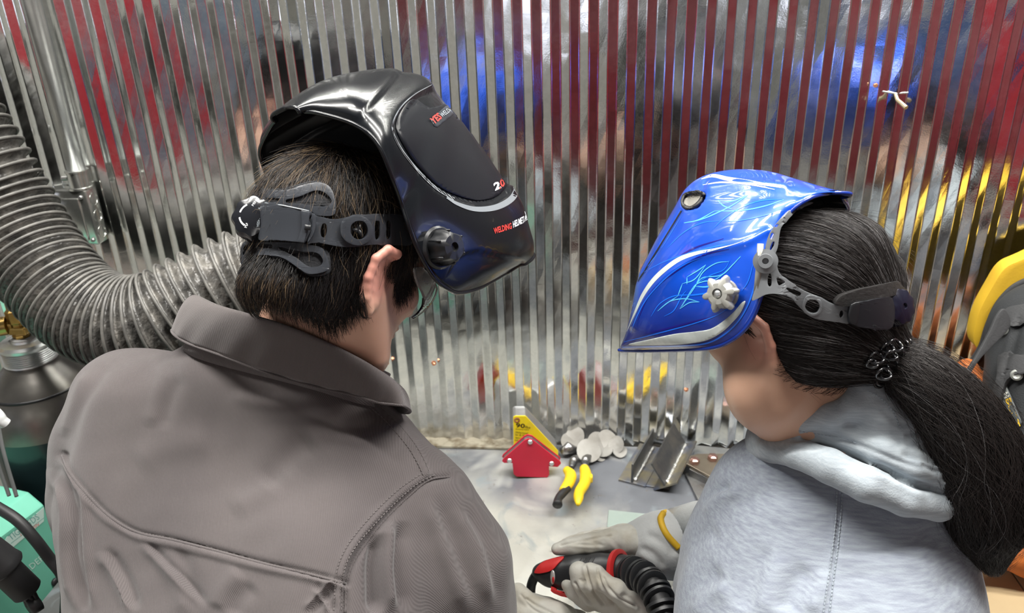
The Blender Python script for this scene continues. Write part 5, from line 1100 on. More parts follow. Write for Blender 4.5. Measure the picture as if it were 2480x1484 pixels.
onskin([(1880, 880), (1930, 915), (2000, 925), (2090, 925), (2100, 950), (2000, 960), (1920, 945), (1870, 905)], 260, 25, .016, lambda p, t: (TIE-p)/np.linalg.norm(TIE-p, axis=1)[:, None], 'dark', 'nape_strands', hair_w, hw_, bvh_hw, pw, .003, .00018, .3)
# ponytail: core and streaming strands
tail_px = [(2140, 868, .905, .018), (2185, 885, .895, .030), (2240, 925, .885, .037), (2300, 985, .880, .043), (2350, 1060, .880, .048), (2378, 1140, .885, .050), (2388, 1220, .890, .048), (2392, 1290, .90, .040), (2400, 1345, .905, .022), (2410, 1390, .91, .008)]
core = SDF(); core.chain([P(a, b, c) for a, b, c, r_ in tail_px[:-1]], [r_*.62 for *_, r_ in tail_px[:-1]], .02)
V, Q = core.mesh('p', .004); ptail = link('ponytail', fast_mesh('ponytail', V, Q), hmat['black'], pw)
cen = np.array([P(a, b, c) for a, b, c, r_ in tail_px]); rad_ = np.array([[r_] for *_, r_ in tail_px])
def tail(n, seed, m, rad, spread=1.0, ends=(.7, 1.0), wob=.002):
    r = np.random.default_rng(seed); K = 26; a = r.uniform(0, 2*math.pi, n); q = np.sqrt(r.uniform(.35, 1, n))*spread; u1, u2 = CR, CU; out = np.zeros((n, K, 3)); e_ = r.uniform(*ends, n); s0 = r.uniform(0, .25, n)**2*2
    cc = crom(cen, 300); rc = crom(rad_, 300)[:, 0]; tg = np.gradient(cc, axis=0); tg /= np.linalg.norm(tg, axis=1)[:, None]; dep = CW[None]; n1 = np.cross(tg, dep); n1 /= np.linalg.norm(n1, axis=1)[:, None]; n2 = np.cross(tg, n1)
    w1, w2, f1 = r.uniform(0, 6.28, n), r.uniform(0, 6.28, n), r.uniform(1, 3, n)
    for k in range(K):
        t = (s0+(e_-s0)*k/(K-1))*299; i = np.clip(t.astype(int), 0, 299); aa = a+.5*np.sin(f1*k/K*3+w1); fan = 1+.0*k
        out[:, k] = cc[i]+(n1[i]*np.cos(aa)[:, None]+n2[i]*np.sin(aa)[:, None])*(rc[i]*q*fan)[:, None]+wob*(np.sin(k*.5*f1+w2)*(k/K))[:, None]*n1[i]
    return out
strands_mesh('dark_strands', tail(3600, 31, 0, 0), hmat['dark'], ptail, .00045, seed=31); strands_mesh('black_strands', tail(3600, 32, 0, 0), hmat['black'], ptail, .00045, seed=32)
strands_mesh('grey_strands', tail(240, 33, 0, 0, 1.02), hmat['grey'], ptail, .0002, seed=33); strands_mesh('loose_strands', tail(420, 34, 0, 0, 1.25, (.8, 1.0), .009), hmat['dark'], ptail, .00018, seed=34)
# coiled plastic hair tie
e = empty('hair_tie', 'glossy black coiled hair tie holding the ponytail', 'hair tie', TIE)
tm = mat('gloss_coil', (.012, .012, .014), .08, coat=.8); ax = cen[2]-cen[0]; ax /= np.linalg.norm(ax); b1 = np.cross(ax, (0, 0, 1.)); b1 /= np.linalg.norm(b1); b2 = np.cross(ax, b1)
for q in range(3):
    pts = []
    for k in range(220):
        a = 2*math.pi*k/220; rr_ = .0275+.0050*math.cos(a*15+q*2); pts.append(P(2146, 870, .897)+ax*(.006*(q-1)*1.3+.0045*math.sin(a*15+q*2))+(b1*math.cos(a)+b2*math.sin(a))*rr_)
    MB().tube(pts, .0017, 6, closed=True).build('coil', tm, e, True)
e2 = MB()
for c_, r_ in (((2166, 836), .0065), ((2150, 842), .005), ((2122, 866), .006), ((2140, 905), .006), ((2158, 860), .005), ((2112, 880), .0045)):
    o0 = P(*c_, .858); e2.tube([o0+1.25*r_*(math.cos(a)*CR+math.sin(a)*CU*.8+.5*math.sin(2*a)*CW) for a in np.linspace(0, 6.28, 25)[:-1]], .0016, 6, closed=True)
e2.build('loose_coils', tm, e, True)
# ------------------------------------------------------------------ conduit and junction box on the wall
gal2 = mat('box_zinc', (.70, .71, .68), .22, .95, noise=(30, (.6, .61, .58), .3, .7))
e = empty('junction_box', 'square galvanised junction box on the wall behind the duct hose', 'junction box', (-1.067, 1.49, 1.413))
bx0, bx1, bz0, bz1, by0, by1 = -1.126, -1.009, 1.413, 1.530, 1.452, 1.4915
MB().box(((bx0+bx1)/2, (by0+by1)/2, (bz0+bz1)/2), (bx1-bx0, by1-by0, bz1-bz0), bev=.005).build('box_body', gal2, e, True, auto=40)
MB().box(((bx0+bx1)/2-.004, by0-.001, (bz0+bz1)/2-.003), (bx1-bx0-.026, .008, bz1-bz0-.026), bev=.003).build('cover_plate', gal2, e, True, auto=40)
for k in range(3): MB().lathe((bx1-.0005, (by0+by1)/2+.001, bz1-.024-.035*k), (1, 0, 0), [(.0135, 0), (.0135, .0012), (.0118, .0014), (.0115, .0005), (.004, .0004)], 28).build('knockout', gal2, e, True, auto=30)
for (a, b_) in ((bx1-.012, bz1-.014), (bx1-.010, bz0+.012), (bx0+.030, bz1-.030)): MB().lathe((a, by0-.0002, b_), (0, -1, 0), [(.0045, 0), (.0045, .002), (.0035, .0045), (.001, .005)], 12).build('screw', MT['steel'], e, True)
e = empty('conduit', 'straight silver conduit pipe running up the wall from the junction box', 'conduit', (-1.045, 1.47, 1.53))
cx_ = on_wall(190, 430, 1.472)[0]
MB().tube([(cx_, 1.472, 1.545), (cx_, 1.472, 2.2), (cx_, 1.472, 2.99)], .0175, 20).build('pipe', MT['zinc'], e, True)
MB().lathe((cx_, 1.472, 1.529), (0, 0, 1), [(.024, 0), (.024, .004), (.0205, .005), (.0205, .034), (.0225, .035), (.0225, .038), (.0185, .039)], 24).build('connector', gal2, e, True, auto=30)
MB().lathe((cx_-.019, 1.465, 1.552), (-1, -.3, 0), [(.005, 0), (.005, .010), (.0035, .012)], 8).build('set_screw', MT['steel'], e)
# ------------------------------------------------------------------ flexible extraction duct
def duct_mat(name, c1, c2, r0):
    m = mat(name, c1, r0, spec=.6, noise=(28, c2, .42, .7), bump=(70, .9, .006)); return m
dbl = duct_mat('duct_fabric', (.080, .078, .073), (.20, .19, .17), .34)
cpts = [(-230, 120, 1.38, .090), (-75, 370, 1.42, .090), (5, 500, 1.445, .090), (70, 600, 1.45, .088), (135, 685, 1.44, .086), (205, 750, 1.43, .086), (285, 782, 1.42, .086), (370, 775, 1.42, .086), (450, 735, 1.43, .085), (530, 692, 1.44, .084), (620, 655, 1.45, .084), (740, 620, 1.45, .084)]
cc = crom([P(a, b, c) for a, b, c, r_ in cpts], 600); rc = crom([[r_] for *_, r_ in cpts], 600)[:, 0]; sL = np.r_[0, np.cumsum(np.linalg.norm(np.diff(cc, axis=0), axis=1))]
xpx = proj(cc)[0]; dens = np.interp(xpx, [-200, 60, 150, 260, 340, 450, 560, 700], [48, 48, 55, 72, 66, 46, 38, 36]); cum = np.r_[0, np.cumsum(np.diff(sL)*dens[1:])]; NR = int(cum[-1]); e = empty('extraction_duct', 'thick black ribbed flexible duct hose curving down and across the left side', 'duct hose', P(275, 850, 1.42))
tg = np.gradient(cc, axis=0); tg /= np.linalg.norm(tg, axis=1)[:, None]; up0 = np.array([0, -.3, 1.]); n1 = up0[None]-tg*(tg@up0)[:, None]; n1 /= np.linalg.norm(n1, axis=1)[:, None]; n2 = np.cross(tg, n1)
K = 8; nS = NR*K; na = 64; V = np.zeros((nS, na, 3)); pos = np.interp(np.linspace(0, NR, nS), cum, np.arange(600)); an = np.linspace(0, 2*math.pi, na, endpoint=False)
for i in range(nS):
    j0 = int(min(pos[i], 598)); f = pos[i]-j0; c_ = cc[j0]*(1-f)+cc[j0+1]*f; a_ = n1[j0]; b_ = n2[j0]; ph = (i % K)/K
    sag = .0155*math.sin(math.pi*ph)**.7; cr = .0032*np.sin(an*9+int(i/K)*2.1+np.sin(an*4+i/K)*1.5)*math.sin(math.pi*ph)+.0014*np.sin(an*23+i*1.7)*math.sin(math.pi*ph)
    V[i] = c_+(np.cos(an)[:, None]*a_+np.sin(an)[:, None]*b_)*(rc[j0]-sag+cr)[:, None]
I = np.arange(nS*na).reshape(nS, na); Q = np.stack([I[:-1], np.roll(I, -1, 1)[:-1], np.roll(I, -1, 1)[1:], I[1:]], -1).reshape(-1, 4)
link('fabric_skin', fast_mesh('fabric_skin', V.reshape(-1, 3), Q), dbl, e)
rbm = mat('duct_rib', (.095, .093, .087), .42, noise=(30, (.18, .175, .16), .4, .7))
for k in range(NR):
    p_ = np.interp(k, cum, np.arange(600)); j0 = int(min(p_, 598)); c_ = cc[j0]
    MB().tube([c_+(math.cos(a)*n1[j0]+math.sin(a)*n2[j0])*rc[j0] for a in np.linspace(0, 2*math.pi, 44, endpoint=False)], .0029, 6, closed=True).build('rib', rbm, e, True)
# bracket that carries the duct on the wall
MB().tube([P(-70, 370, 1.47)+np.array((0, .05, 0)), P(-70, 370, 1.47)+np.array((-.02, .105, 0))], .008, 8).build('bracket', MT['steel'], e, True)
# ------------------------------------------------------------------ gas cylinder
ca = P(68, 845, 1.58); cz = ca[2]; e = empty('gas_cylinder', 'dark steel gas cylinder with a brass valve standing behind the jacket wearer', 'gas cylinder', (ca[0], ca[1], 0))
cylm = mat('cylinder_paint', (.010, .024, .026), .28, coat=.3, noise=(5, (.02, .04, .042), .35, .7)); shm = mat('cylinder_shoulder', (.20, .19, .17), .34, .75, noise=(9, (.10, .095, .09), .4, .7), bump=(60, .2, .001))
prof = [(.118*1.0, 0), (.118, cz-.165)]; MB().lathe((ca[0], ca[1], .002), (0, 0, 1), [(.105, 0), (.118, .02), (.118, cz-.155)], 48).build('body', cylm, e, True, auto=40)
MB().lathe((ca[0], ca[1], cz-.156), (0, 0, 1), [(.1183, 0), (.117, .022), (.111, .048), (.099, .074), (.082, .097), (.066, .112), (.054, .124), (.046, .132), (.046, .145)], 48).build('shoulder', shm, e, True, auto=50)
MB().lathe((ca[0], ca[1], cz-.074), (0, 0, 1), [(.0935, -.0028), (.0955, 0), (.0925, .0035), (.089, .002)], 48).build('strap_line', MT['black'], e, True)
pr = [(.050, cz-.028)];  pf = [(.050, -.022)]
for k in range(7): pf += [(.0495, -.020+k*.0042), (.0478, -.018+k*.0042)]
pf += [(.0505, .012), (.0505, .016), (.046, .021), (.030, .023), (.026, .021), (.0245, .026), (.018, .027)]
MB().lathe((ca[0], ca[1], cz), (0, 0, 1), pf, 40).build('neck_ring', MT['zinc'], e, True, auto=30)
MB().lathe((ca[0], ca[1], cz+.022), (0, 0, 1), [(.0225, 0), (.0225, .005), (.018, .006)], 24).build('white_seal', mat('white_tape', (.75, .75, .73), .6), e, True, auto=30)
brs = mat('brass', (.50, .33, .10), .28, .95, noise=(40, (.36, .24, .08), .4, .7))
v0 = np.array((ca[0]-.004, ca[1], cz+.026)); mv = MB(); mv.lathe(v0, (0, 0, 1), [(.015, 0), (.017, .008), (.0145, .012), (.0145, .034), (.017, .036), (.017, .060), (.012, .064), (.012, .085)], 8).box(v0+np.array((.004, -.004, .020)), (.036, .026, .016), bev=.003); va = mv.build('valve', brs, e, False, bevel=.0008)
lf = np.array((-.93, -.30, -.05)); lf /= np.linalg.norm(lf); MB().lathe(v0+np.array((-.004, 0, .030)), lf, [(.011, 0), (.011, .012), (.019, .014), (.019, .044), (.0165, .046), (.0165, .060)], 20).build('regulator_inlet', brs, e, True, auto=30)
MB().lathe(v0+np.array((-.004, 0, .030))+lf*.059, lf, [(.0172, 0), (.0172, .004), (.015, .005)], 20).build('white_washer', MT['plaster'], e, True, auto=30)
MB().lathe(v0+np.array((-.004, 0, .030))+lf*.064, lf, [(.0185, 0), (.0185, .03), (.028, .034), (.028, .09)], 20).build('regulator', brs, e, True, auto=30)
text3('ISO 9809 2588 47', np.array((ca[0]-.075, ca[1]-.097, cz-.118)), np.array((.99, 0, 0)), np.array((0, .42, .9)), .017, MT['black'], e)
# ------------------------------------------------------------------ green welder on its cart
wz = 1.0; A_ = on_z(107, 1222, wz); B_ = on_z(0, 1302, wz); dr = (A_-B_)/np.linalg.norm(A_-B_); nl = np.array((-dr[1], dr[0], 0)); nl = nl if nl[0] < 0 else -nl
grn = mat('mint_green_enamel', (.16, .50, .37), .42, noise=(10, (.13, .43, .31), .35, .7), bump=(300, .1, .0005))
e = empty('welding_machine', 'mint green welding machine box at the left edge under the black cable', 'welding machine', B_*np.array((1, 1, 0))+np.array((0, 0, .705)))
sec = [(0, .0), (0, .295), (.030, .320), (.20, .320), (.215, .295), (.215, 0)]
MB().prism([(a, b) for a, b in sec], .46, A_-np.array((0, 0, .295)), nl, (0, 0, 1), -dr).build('case', grn, e, bevel=.004)
MB().prism([(.010, .012), (.010, .285), (.036, .308), (.195, .308), (.205, .285), (.205, .012)], .006, A_-np.array((0, 0, .295))+dr*.0062, nl, (0, 0, 1), -dr).build('back_panel', MT['black'], e, bevel=.002)
surfW = lambda x, y: (lambda d: CPOS+d*(((A_-CPOS)@nl)/(d@nl)))(ray(x, y))
lblm = mat('pale_label', (.50, .66, .60), .4); lp = [(106, 1228), (106, 1262), (70, 1292), (30, 1326), (18, 1333), (11, 1326), (10, 1312), (16, 1300), (40, 1282), (75, 1254)]
patch([lp], surfW, 'label_strip', lblm, e, .0004, 30, .0006, False)
grt = mat('teal_print', (.12, .34, .30), .5)
px_text('TIG-205DS', (27, 1309), (97, 1255), 15, surfW, 'lettering', grt, e, .0014); px_text('110V/220V', (52, 1298), (97, 1271), 7, surfW, 'lettering', redt, e, .0014)
mb = MB(); stroke(mb, [(26, 1316), (60, 1290), (106, 1254)], 1.2, surfW, .0014, False); mb.build('label_rule', grt, e)
px_text('YESWELDER', (12, 1434), (110, 1352), 14, surfW, 'lettering', mat('pale_green_print', (.55, .75, .68), .5), e, .0010)
MB().lathe(surfW(132, 1408), -nl, [(.008, 0), (.008, .004), (.005, .006)], 12).build('rubber_foot', MT['rubber'], e, True)
cmid = A_+nl*.10-dr*.23; e = empty('welder_cart', 'black steel cart under the mint green welding machine', 'cart', (cmid[0], cmid[1], 0))
rzc = Matrix.Rotation(math.atan2(dr[1], dr[0]), 3, 'Z'); MB().box((cmid[0], cmid[1], .696), (.52, .25, .016), rzc, .003).build('shelf', MT['black'], e)
for a_ in (-.24, .24):
    for b_ in (-.11, .11): q = cmid+dr*a_+nl*b_; MB().tube([(q[0], q[1], 0.0), (q[0], q[1], .688)], .011, 8).build('leg', MT['black'], e, True)
# torch lead and big connector in front of the welder
def lead(name, pts, r_, m, parent=None, n=14): 
    c_ = crom([P(*q) for q in pts], 60); return MB().tube(list(c_), r_, n).build(name, m, parent, True)
o = lead('power_cable', [(-120, 1190, 1.22), (-40, 1212, 1.20), (0, 1232, 1.19), (45, 1262, 1.18), (85, 1306, 1.18), (120, 1352, 1.19), (150, 1392, 1.20), (160, 1440, 1.25), (150, 1560, 1.3)], .0085, MT['rubber']); tag(o, 'thick black cable arching across the mint green welding machine', 'cable')
e = empty('cable_connector', 'black rubber connector boot at the lower left corner', 'connector', P(20, 1400, 1.0))
def bootp(a, b, t): return P(a[0]+(b[0]-a[0])*t, a[1]+(b[1]-a[1])*t, 1.0+.04*t)
a_, b_ = (-60, 1310), (68, 1432); q0, q1 = P(*a_, .98), P(*b_, 1.03); ax = q1-q0; Lb = np.linalg.norm(ax)
MB().lathe(q0, ax, [(.020, 0), (.024, Lb*.42), (.026, Lb*.50), (.0245, Lb*.53), (.0185, Lb*.56), (.0185, Lb*.98), (.0165, Lb), (.0145, Lb*.97), (.013, Lb*.9)], 32).build('boot', MT['rubber'], e, True, auto=50)
for k in range(7):
    a = k*.9; s_ = (CR*math.cos(a)+CU*math.sin(a))*.0075; MB().tube([q1-ax*.1+s_, P(70, 1440, 1.03)+s_, P(82, 1462, 1.035)+s_*.9], .0032, 6).build('wire', [MT['rubber'], mat('dark_wire', (.05, .045, .05), .4)][k % 2], e, True)
MB().tube([P(70, 1472, 1.03), P(94, 1456, 1.04)], .012, 14).build('clamp_end', MT['rubber'], e, True)
o = lead('white_hose', [(-60, 960, 1.20), (-10, 1000, 1.21), (4, 1018, 1.215), (14, 1026, 1.22)], .0085, mat('white_plastic', (.72, .74, .74), .4)); tag(o, 'small white plastic end poking in at the left edge', 'hose end')
for k, (a_, b_) in enumerate((((-30, 1010), (22, 1200)), ((-12, 980), (40, 1202)))):
    o = lead('clear_tube', [(a_[0], a_[1], 1.25), ((a_[0]+b_[0])/2-6, (a_[1]+b_[1])/2, 1.27), (b_[0], b_[1], 1.29)], .003, mat('grey_tube', (.20, .21, .21), .3)); tag(o, ['thin grey tube at the very left in front of the cylinder', 'thin grey tube right of the other in front of the cylinder'][k], 'tube')
# ------------------------------------------------------------------ crate, bag, apron and bag of rods at the right
wood = mat('plywood', (.46, .35, .20), .55, noise=(7, (.38, .28, .16), .35, .7))
cz_ = 1.0
e = empty('wooden_crate', 'low tan plywood crate on the bench at the lower right corner', 'crate', (.83, 1.06, TZ))
c0 = on_z(2446, 1390, cz_)
MB().box((.615+.03, 1.07, cz_-.006), (.080, .34, .012), bev=.001).build('top_board', wood, e)
MB().box((.615+.07+.003+.16, 1.036-.06, cz_-.0065), (.32, .15, .012), bev=.001).build('top_board', wood, e)
MB().box((.615+.07+.003+.16, 1.148, cz_-.006), (.32, .185, .012), bev=.001).build('top_board', wood, e)
for (a, b, c, d_) in ((.62, 1.07, .012, .33), (1.0, 1.07, .012, .33)): MB().box((a, b, (cz_-.012+TZ)/2), (c, d_, cz_-.013-TZ), bev=.001).build('side_board', wood, e)
for b in (.91, 1.23): MB().box((.81, b, (cz_-.012+TZ)/2), (.37, .012, cz_-.013-TZ), bev=.001).build('side_board', wood, e)
blk = mat('ballistic_nylon', (.018, .020, .022), .75, bump=(500, .6, .0012)); yel = mat('yellow_nylon', (.74, .47, .03), .65, noise=(12, (.66, .40, .03), .35, .7), bump=(260, .3, .001)); web = mat('webbing', (.035, .036, .038), .7, bump=(300, .5, .001))
e = empty('tool_bag', 'black and yellow nylon tool bag standing against the wall at the right edge', 'bag', P(2560, 1200, 1.25))
b_ = SDF(); b_.cap(P(2535, 800, 1.36), P(2640, 800, 1.34), .088, .09); b_.cap(P(2540, 930, 1.33), P(2660, 930, 1.30), .098, .1, .05); b_.cap(P(2545, 1080, 1.30), P(2660, 1080, 1.27), .086, .09, .05); b_.cap(P(2555, 1200, 1.28), P(2660, 1200, 1.25), .055, .055, .05)
V, Q = b_.mesh('b', .005); V = smoothV(V, Q, 1); V = folds(V, Q, [([(2470, 760), (2440, 850), (2420, 960)], 10, .006, 'pair'), ([(2430, 960), (2440, 1060), (2460, 1160)], 12, .005, 'pair')]); N = vnormals(V, Q); V = V+N*(noise3(V, 9, 44)*.003)[:, None]
bag = link('body', fast_mesh('body', V, Q), blk, e); bvb = bvh_of(bag.data); sbg = nearest_surf(bvb, 1.25)
def sY(px, py): return on_wall(px, py, 1.405)
patch([sm([(2482, 626), (2620, 566), (2800, 530), (3100, 560), (3180, 700), (3100, 860), (2800, 880), (2600, 850), (2482, 760), (2452, 752), (2424, 780), (2402, 826), (2388, 842), (2366, 842), (2358, 812), (2372, 755), (2402, 698), (2434, 650)], 4)], sY, 'yellow_flap', yel, e, -.03, 30, 0, bevel=.003)
mb = MB(); stroke(mb, [(2540, 650), (2500, 675), (2455, 698), (2418, 738), (2394, 790), (2378, 840), (2352, 882), (2325, 925), (2300, 960)], 20, lambda x, y: sY(x, y), .008, False); o = mb.build('shoulder_strap', web, e, True); md = o.modifiers.new('s', 'SOLIDIFY'); md.thickness = .003
patch([sm([(2434, 748), (2447, 790), (2400, 842), (2372, 872), (2352, 905), (2345, 935), (2328, 922), (2362, 868), (2398, 802), (2415, 765)], 4)], lambda x, y: P(x, y, 1.272), 'side_flap', web, e, -.006, 14, 0, bevel=.0015)
patch([sm([(2436, 752), (2484, 738), (2540, 730), (2540, 775), (2484, 784), (2448, 790)], 4)], sbg, 'top_binding', web, e, .004, 12, .004, bevel=.0015)
patch([sm([(2425, 862), (2450, 856), (2476, 862), (2520, 860), (2520, 900), (2470, 905), (2440, 930), (2420, 990), (2408, 1000), (2404, 985), (2414, 930), (2420, 900)], 4)], sbg, 'pocket_strap', web, e, .006, 12, .010, bevel=.002)
for (a, b, r_) in ((2428, 798, .006), (2462, 908, .006)):
    q = sbg(a, b); tc = (CPOS-q)/np.linalg.norm(CPOS-q); MB().lathe(q+tc*.012, tc, [(r_*1.5, 0), (r_*1.5, .002), (r_, .004), (r_*.5, .002)], 20).build('snap_ring', mat('grey_snap', (.25, .26, .24), .4, .4), e, True, auto=30)
patch([[(2418, 938), (2436, 927), (2476, 1022), (2460, 1048)]], sbg, 'logo_plate', mat('logo_plate_grey', (.10, .11, .11), .5), e, .003, 12, .004)
px_text('GH', (2424, 941), (2434, 965), (11, -6), sbg, 'lettering', mat('logo_white', (.68, .68, .60), .5), e, .008, bold=.04)
px_text('BUILT', (2435, 967), (2460, 1036), (12, -5), sbg, 'lettering', mat('logo_yellow', (.85, .52, .03), .5), e, .008, bold=.03)
orm = mat('orange_leather', (.58, .17, .035), .6, noise=(22, (.42, .11, .02), .35, .65), bump=(90, .5, .003))
a_ = SDF(); a_.chain([P(2345, 905, 1.42), P(2370, 960, 1.41), P(2400, 1030, 1.40), P(2440, 1100, 1.385), P(2470, 1180, 1.37)], [.022, .034, .040, .045, .05], .03); a_.chain([P(2360, 1330, 1.22), P(2420, 1330, 1.235), P(2490, 1345, 1.23), P(2560, 1370, 1.22)], [.018, .026, .030, .030], .02); a_.chain([P(2470, 1180, 1.37), P(2520, 1260, 1.33), P(2490, 1330, 1.26)], [.05, .04, .03], .03); a_.cap(P(2430, 1150, 1.36), P(2400, 1230, 1.34), .03, .02, .03); a_.chain([on_wall(2395, 940, 1.41), on_wall(2600, 985, 1.41), on_wall(2950, 1010, 1.41)], [.035, .055, .06], .03)
V, Q = a_.mesh('a', .004); N = vnormals(V, Q); V = V+N*(noise3(V, 14, 51)*.005)[:, None]; o = link('leather_apron', fast_mesh('leather_apron', V, Q), orm); tag(o, 'crumpled orange leather welding apron behind the bag and under the ponytail', 'apron')
cr = mat('cream_cloth', (.66, .62, .50), .8, noise=(14, (.55, .51, .42), .4, .7), bump=(120, .5, .002))
a_ = SDF(); a_.chain([P(2440, 1200, 1.235), P(2455, 1250, 1.225), P(2475, 1300, 1.215)], [.020, .026, .018], .02); a_.chain([P(2490, 1190, 1.25), P(2510, 1250, 1.24), P(2520, 1300, 1.23)], [.026, .03, .02], .03)
V, Q = a_.mesh('a', .0035); N = vnormals(V, Q); V = V+N*(noise3(V, 18, 61)*.003)[:, None]; o = link('cloth_pouch', fast_mesh('cloth_pouch', V, Q), cr); tag(o, 'cream cloth pouch with dark lettering under the tool bag', 'pouch'); scp = nearest_surf(bvh_of(o.data), 1.2)
px_text('HLLN', (2468, 1200), (2464, 1238), (13, 2), scp, 'lettering', BLK, o, .001, bold=.03)
o = MB().tube([P(2452, 1282, 1.20), P(2470, 1276, 1.20), P(2490, 1284, 1.20)], .009, 10).build('hose_end', MT['rubber'], None, True); tag(o, 'small dark hose end below the cream pouch', 'hose')

# ------------------------------------------------------------------ gloves and torch
lea = mat('white_goat_leather', (.62, .61, .55), .62, noise=(22, (.44, .40, .31), .48, .74), bump=(110, .45, .0018), sheen=.1); cuf = mat('split_leather_cuff', (.58, .60, .60), .8, noise=(14, (.50, .52, .52), .4, .7), bump=(160, .5, .0015)); ysl = mat('yellow_binding', (.72, .44, .02), .55, noise=(40, (.6, .36, .02), .4, .7))
g1 = SDF(); ch = lambda L, k=.005: g1.chain([P(a, b, c) for a, b, c, r_ in L], [r_ for *_, r_ in L], k)
ch([(1350, 1329, 1.215, .0095), (1385, 1324, 1.212, .0135), (1430, 1318, 1.21, .0160), (1480, 1312, 1.215, .0200), (1520, 1312, 1.225, .0250)])
ch([(1362, 1322, 1.240, .009), (1400, 1315, 1.238, .0125), (1450, 1308, 1.238, .015), (1505, 1304, 1.245, .020)], .004)
ch([(1372, 1316, 1.262, .009), (1410, 1308, 1.262, .0125), (1460, 1300, 1.262, .014), (1510, 1298, 1.262, .018)], .004)
ch([(1395, 1312, 1.284, .008), (1430, 1304, 1.284, .011), (1475, 1298, 1.28, .013), (1520, 1298, 1.278, .018)], .004)
ch([(1452, 1345, 1.262, .011), (1490, 1340, 1.26, .014), (1525, 1330, 1.25, .020)], .006)
ch([(1515, 1310, 1.245, .026), (1560, 1316, 1.245, .030)], .012)
V, Q = g1.mesh('g', .0016); V = smoothV(V, Q, 1); V = folds(V, Q, [([(1358, 1320), (1410, 1308), (1480, 1296)], 3, -.0025, 'seam'), ([(1400, 1300), (1440, 1312), (1470, 1330)], 5, -.0012, 'ridge'), ([(1450, 1290), (1480, 1310), (1500, 1335)], 6, .0012, 'pair'), ([(1375, 1318), (1420, 1322), (1470, 1322)], 4, .0010, 'pair')]); N = vnormals(V, Q); V = V+N*(noise3(V, 40, 72)*.0007)[:, None]; gl1 = link('glove', fast_mesh('glove', V, Q), lea, pw, label='white leather glove resting on top of the torch'); sg1 = nearest_surf(bvh_of(gl1.data), 1.22)
g1 = SDF(); ch([(1535, 1316, 1.245, .029), (1575, 1318, 1.24, .040), (1610, 1318, 1.235, .048), (1650, 1318, 1.235, .056)], .02)
def clipc(X): # open end of the gauntlet
    n_ = P(1660, 1300, 1.24)-P(1540, 1316, 1.245); n_ = n_+CW*.02; n_ /= np.linalg.norm(n_); return (X-P(1628, 1282, 1.235).astype(np.float32))@n_.astype(np.float32)
V, Q = g1.mesh('g', .0022, clipc); V = folds(V, Q, [([(1560, 1290), (1600, 1310), (1640, 1345)], 12, -.004, 'ridge'), ([(1545, 1330), (1580, 1350), (1600, 1380)], 10, .003, 'pair')]); cf = link('cuff', fast_mesh('cuff', V, Q), cuf, gl1); scf = nearest_surf(bvh_of(cf.data), 1.2)
mb = MB(); mb.tube([q+(CPOS-q)/np.linalg.norm(CPOS-q)*.001 for q in (scf(x, y) for x, y in crom([(1606, 1243), (1600, 1256), (1606, 1278), (1618, 1298), (1632, 1314), (1645, 1328)], 20))], .0052, 8).tube([P(1606, 1243, 1.225), P(1614, 1240, 1.245), P(1625, 1250, 1.27)], .005, 8).build('yellow_trim', ysl, gl1, True, label='yellow binding of the cuff')
MB().tube([scf(x, y) for x, y in crom([(1513, 1278), (1512, 1300), (1508, 1318), (1496, 1330)], 14)], .0016, 6).build('seam', lea, gl1, True)
MB().tube([P(1625, 1272, 1.26), P(1690, 1262, 1.24), P(1780, 1262, 1.2)], [.026, .032, .036], 16).build('sleeve_liner', cuf, pw, True)
g1 = SDF()
ch([(1403, 1384, 1.150, .0150), (1409, 1408, 1.148, .0150), (1428, 1440, 1.165, .0150), (1455, 1458, 1.19, .015)], .004)
ch([(1429, 1384, 1.140, .0130), (1436, 1410, 1.138, .0140), (1452, 1440, 1.155, .0150), (1480, 1460, 1.18, .016)], .004)
ch([(1447, 1386, 1.135, .0110), (1462, 1408, 1.132, .0120), (1474, 1430, 1.15, .014)], .004)
ch([(1380, 1416, 1.180, .0125), (1392, 1432, 1.180, .0135), (1425, 1456, 1.19, .015)], .004)
ch([(1466, 1412, 1.125, .0130), (1492, 1428, 1.122, .0150), (1522, 1446, 1.13, .0170), (1545, 1458, 1.14, .018)], .004)
ch([(1480, 1456, 1.165, .020), (1545, 1462, 1.15, .025), (1570, 1500, 1.15, .030), (1600, 1580, 1.15, .036)], .015)
V, Q = g1.mesh('g', .0016); V = smoothV(V, Q, 1); V = folds(V, Q, [([(1417, 1368), (1424, 1400), (1440, 1440), (1460, 1464)], 3, -.0050, 'seam'), ([(1448, 1376), (1451, 1402), (1466, 1436), (1484, 1462)], 3, -.0045, 'seam'), ([(1392, 1412), (1404, 1432), (1430, 1462)], 3, -.0045, 'seam'), ([(1462, 1398), (1474, 1424), (1500, 1448), (1540, 1470)], 3, -.0035, 'seam'), ([(1500, 1440), (1530, 1450), (1560, 1484)], 7, -.003, 'ridge'), ([(1404, 1400), (1410, 1408), (1420, 1404)], 4, -.0015, 'ridge')]); N = vnormals(V, Q); V = V+N*(noise3(V, 45, 71)*.0007)[:, None]; gl2 = link('glove', fast_mesh('glove', V, Q), lea, pw, label='white leather glove whose fingers curl round the torch')
g1 = SDF()
ch([(1255, 1432, 1.20, .0130), (1268, 1450, 1.195, .0150), (1300, 1476, 1.19, .0160), (1345, 1496, 1.18, .019)], .004)
ch([(1290, 1455, 1.215, .0125), (1325, 1472, 1.21, .0150), (1370, 1496, 1.20, .019)], .004); ch([(1246, 1460, 1.19, .010), (1262, 1482, 1.185, .013), (1300, 1505, 1.18, .016)], .004); ch([(1320, 1480, 1.225, .012), (1360, 1490, 1.22, .014), (1400, 1505, 1.21, .018)], .004)
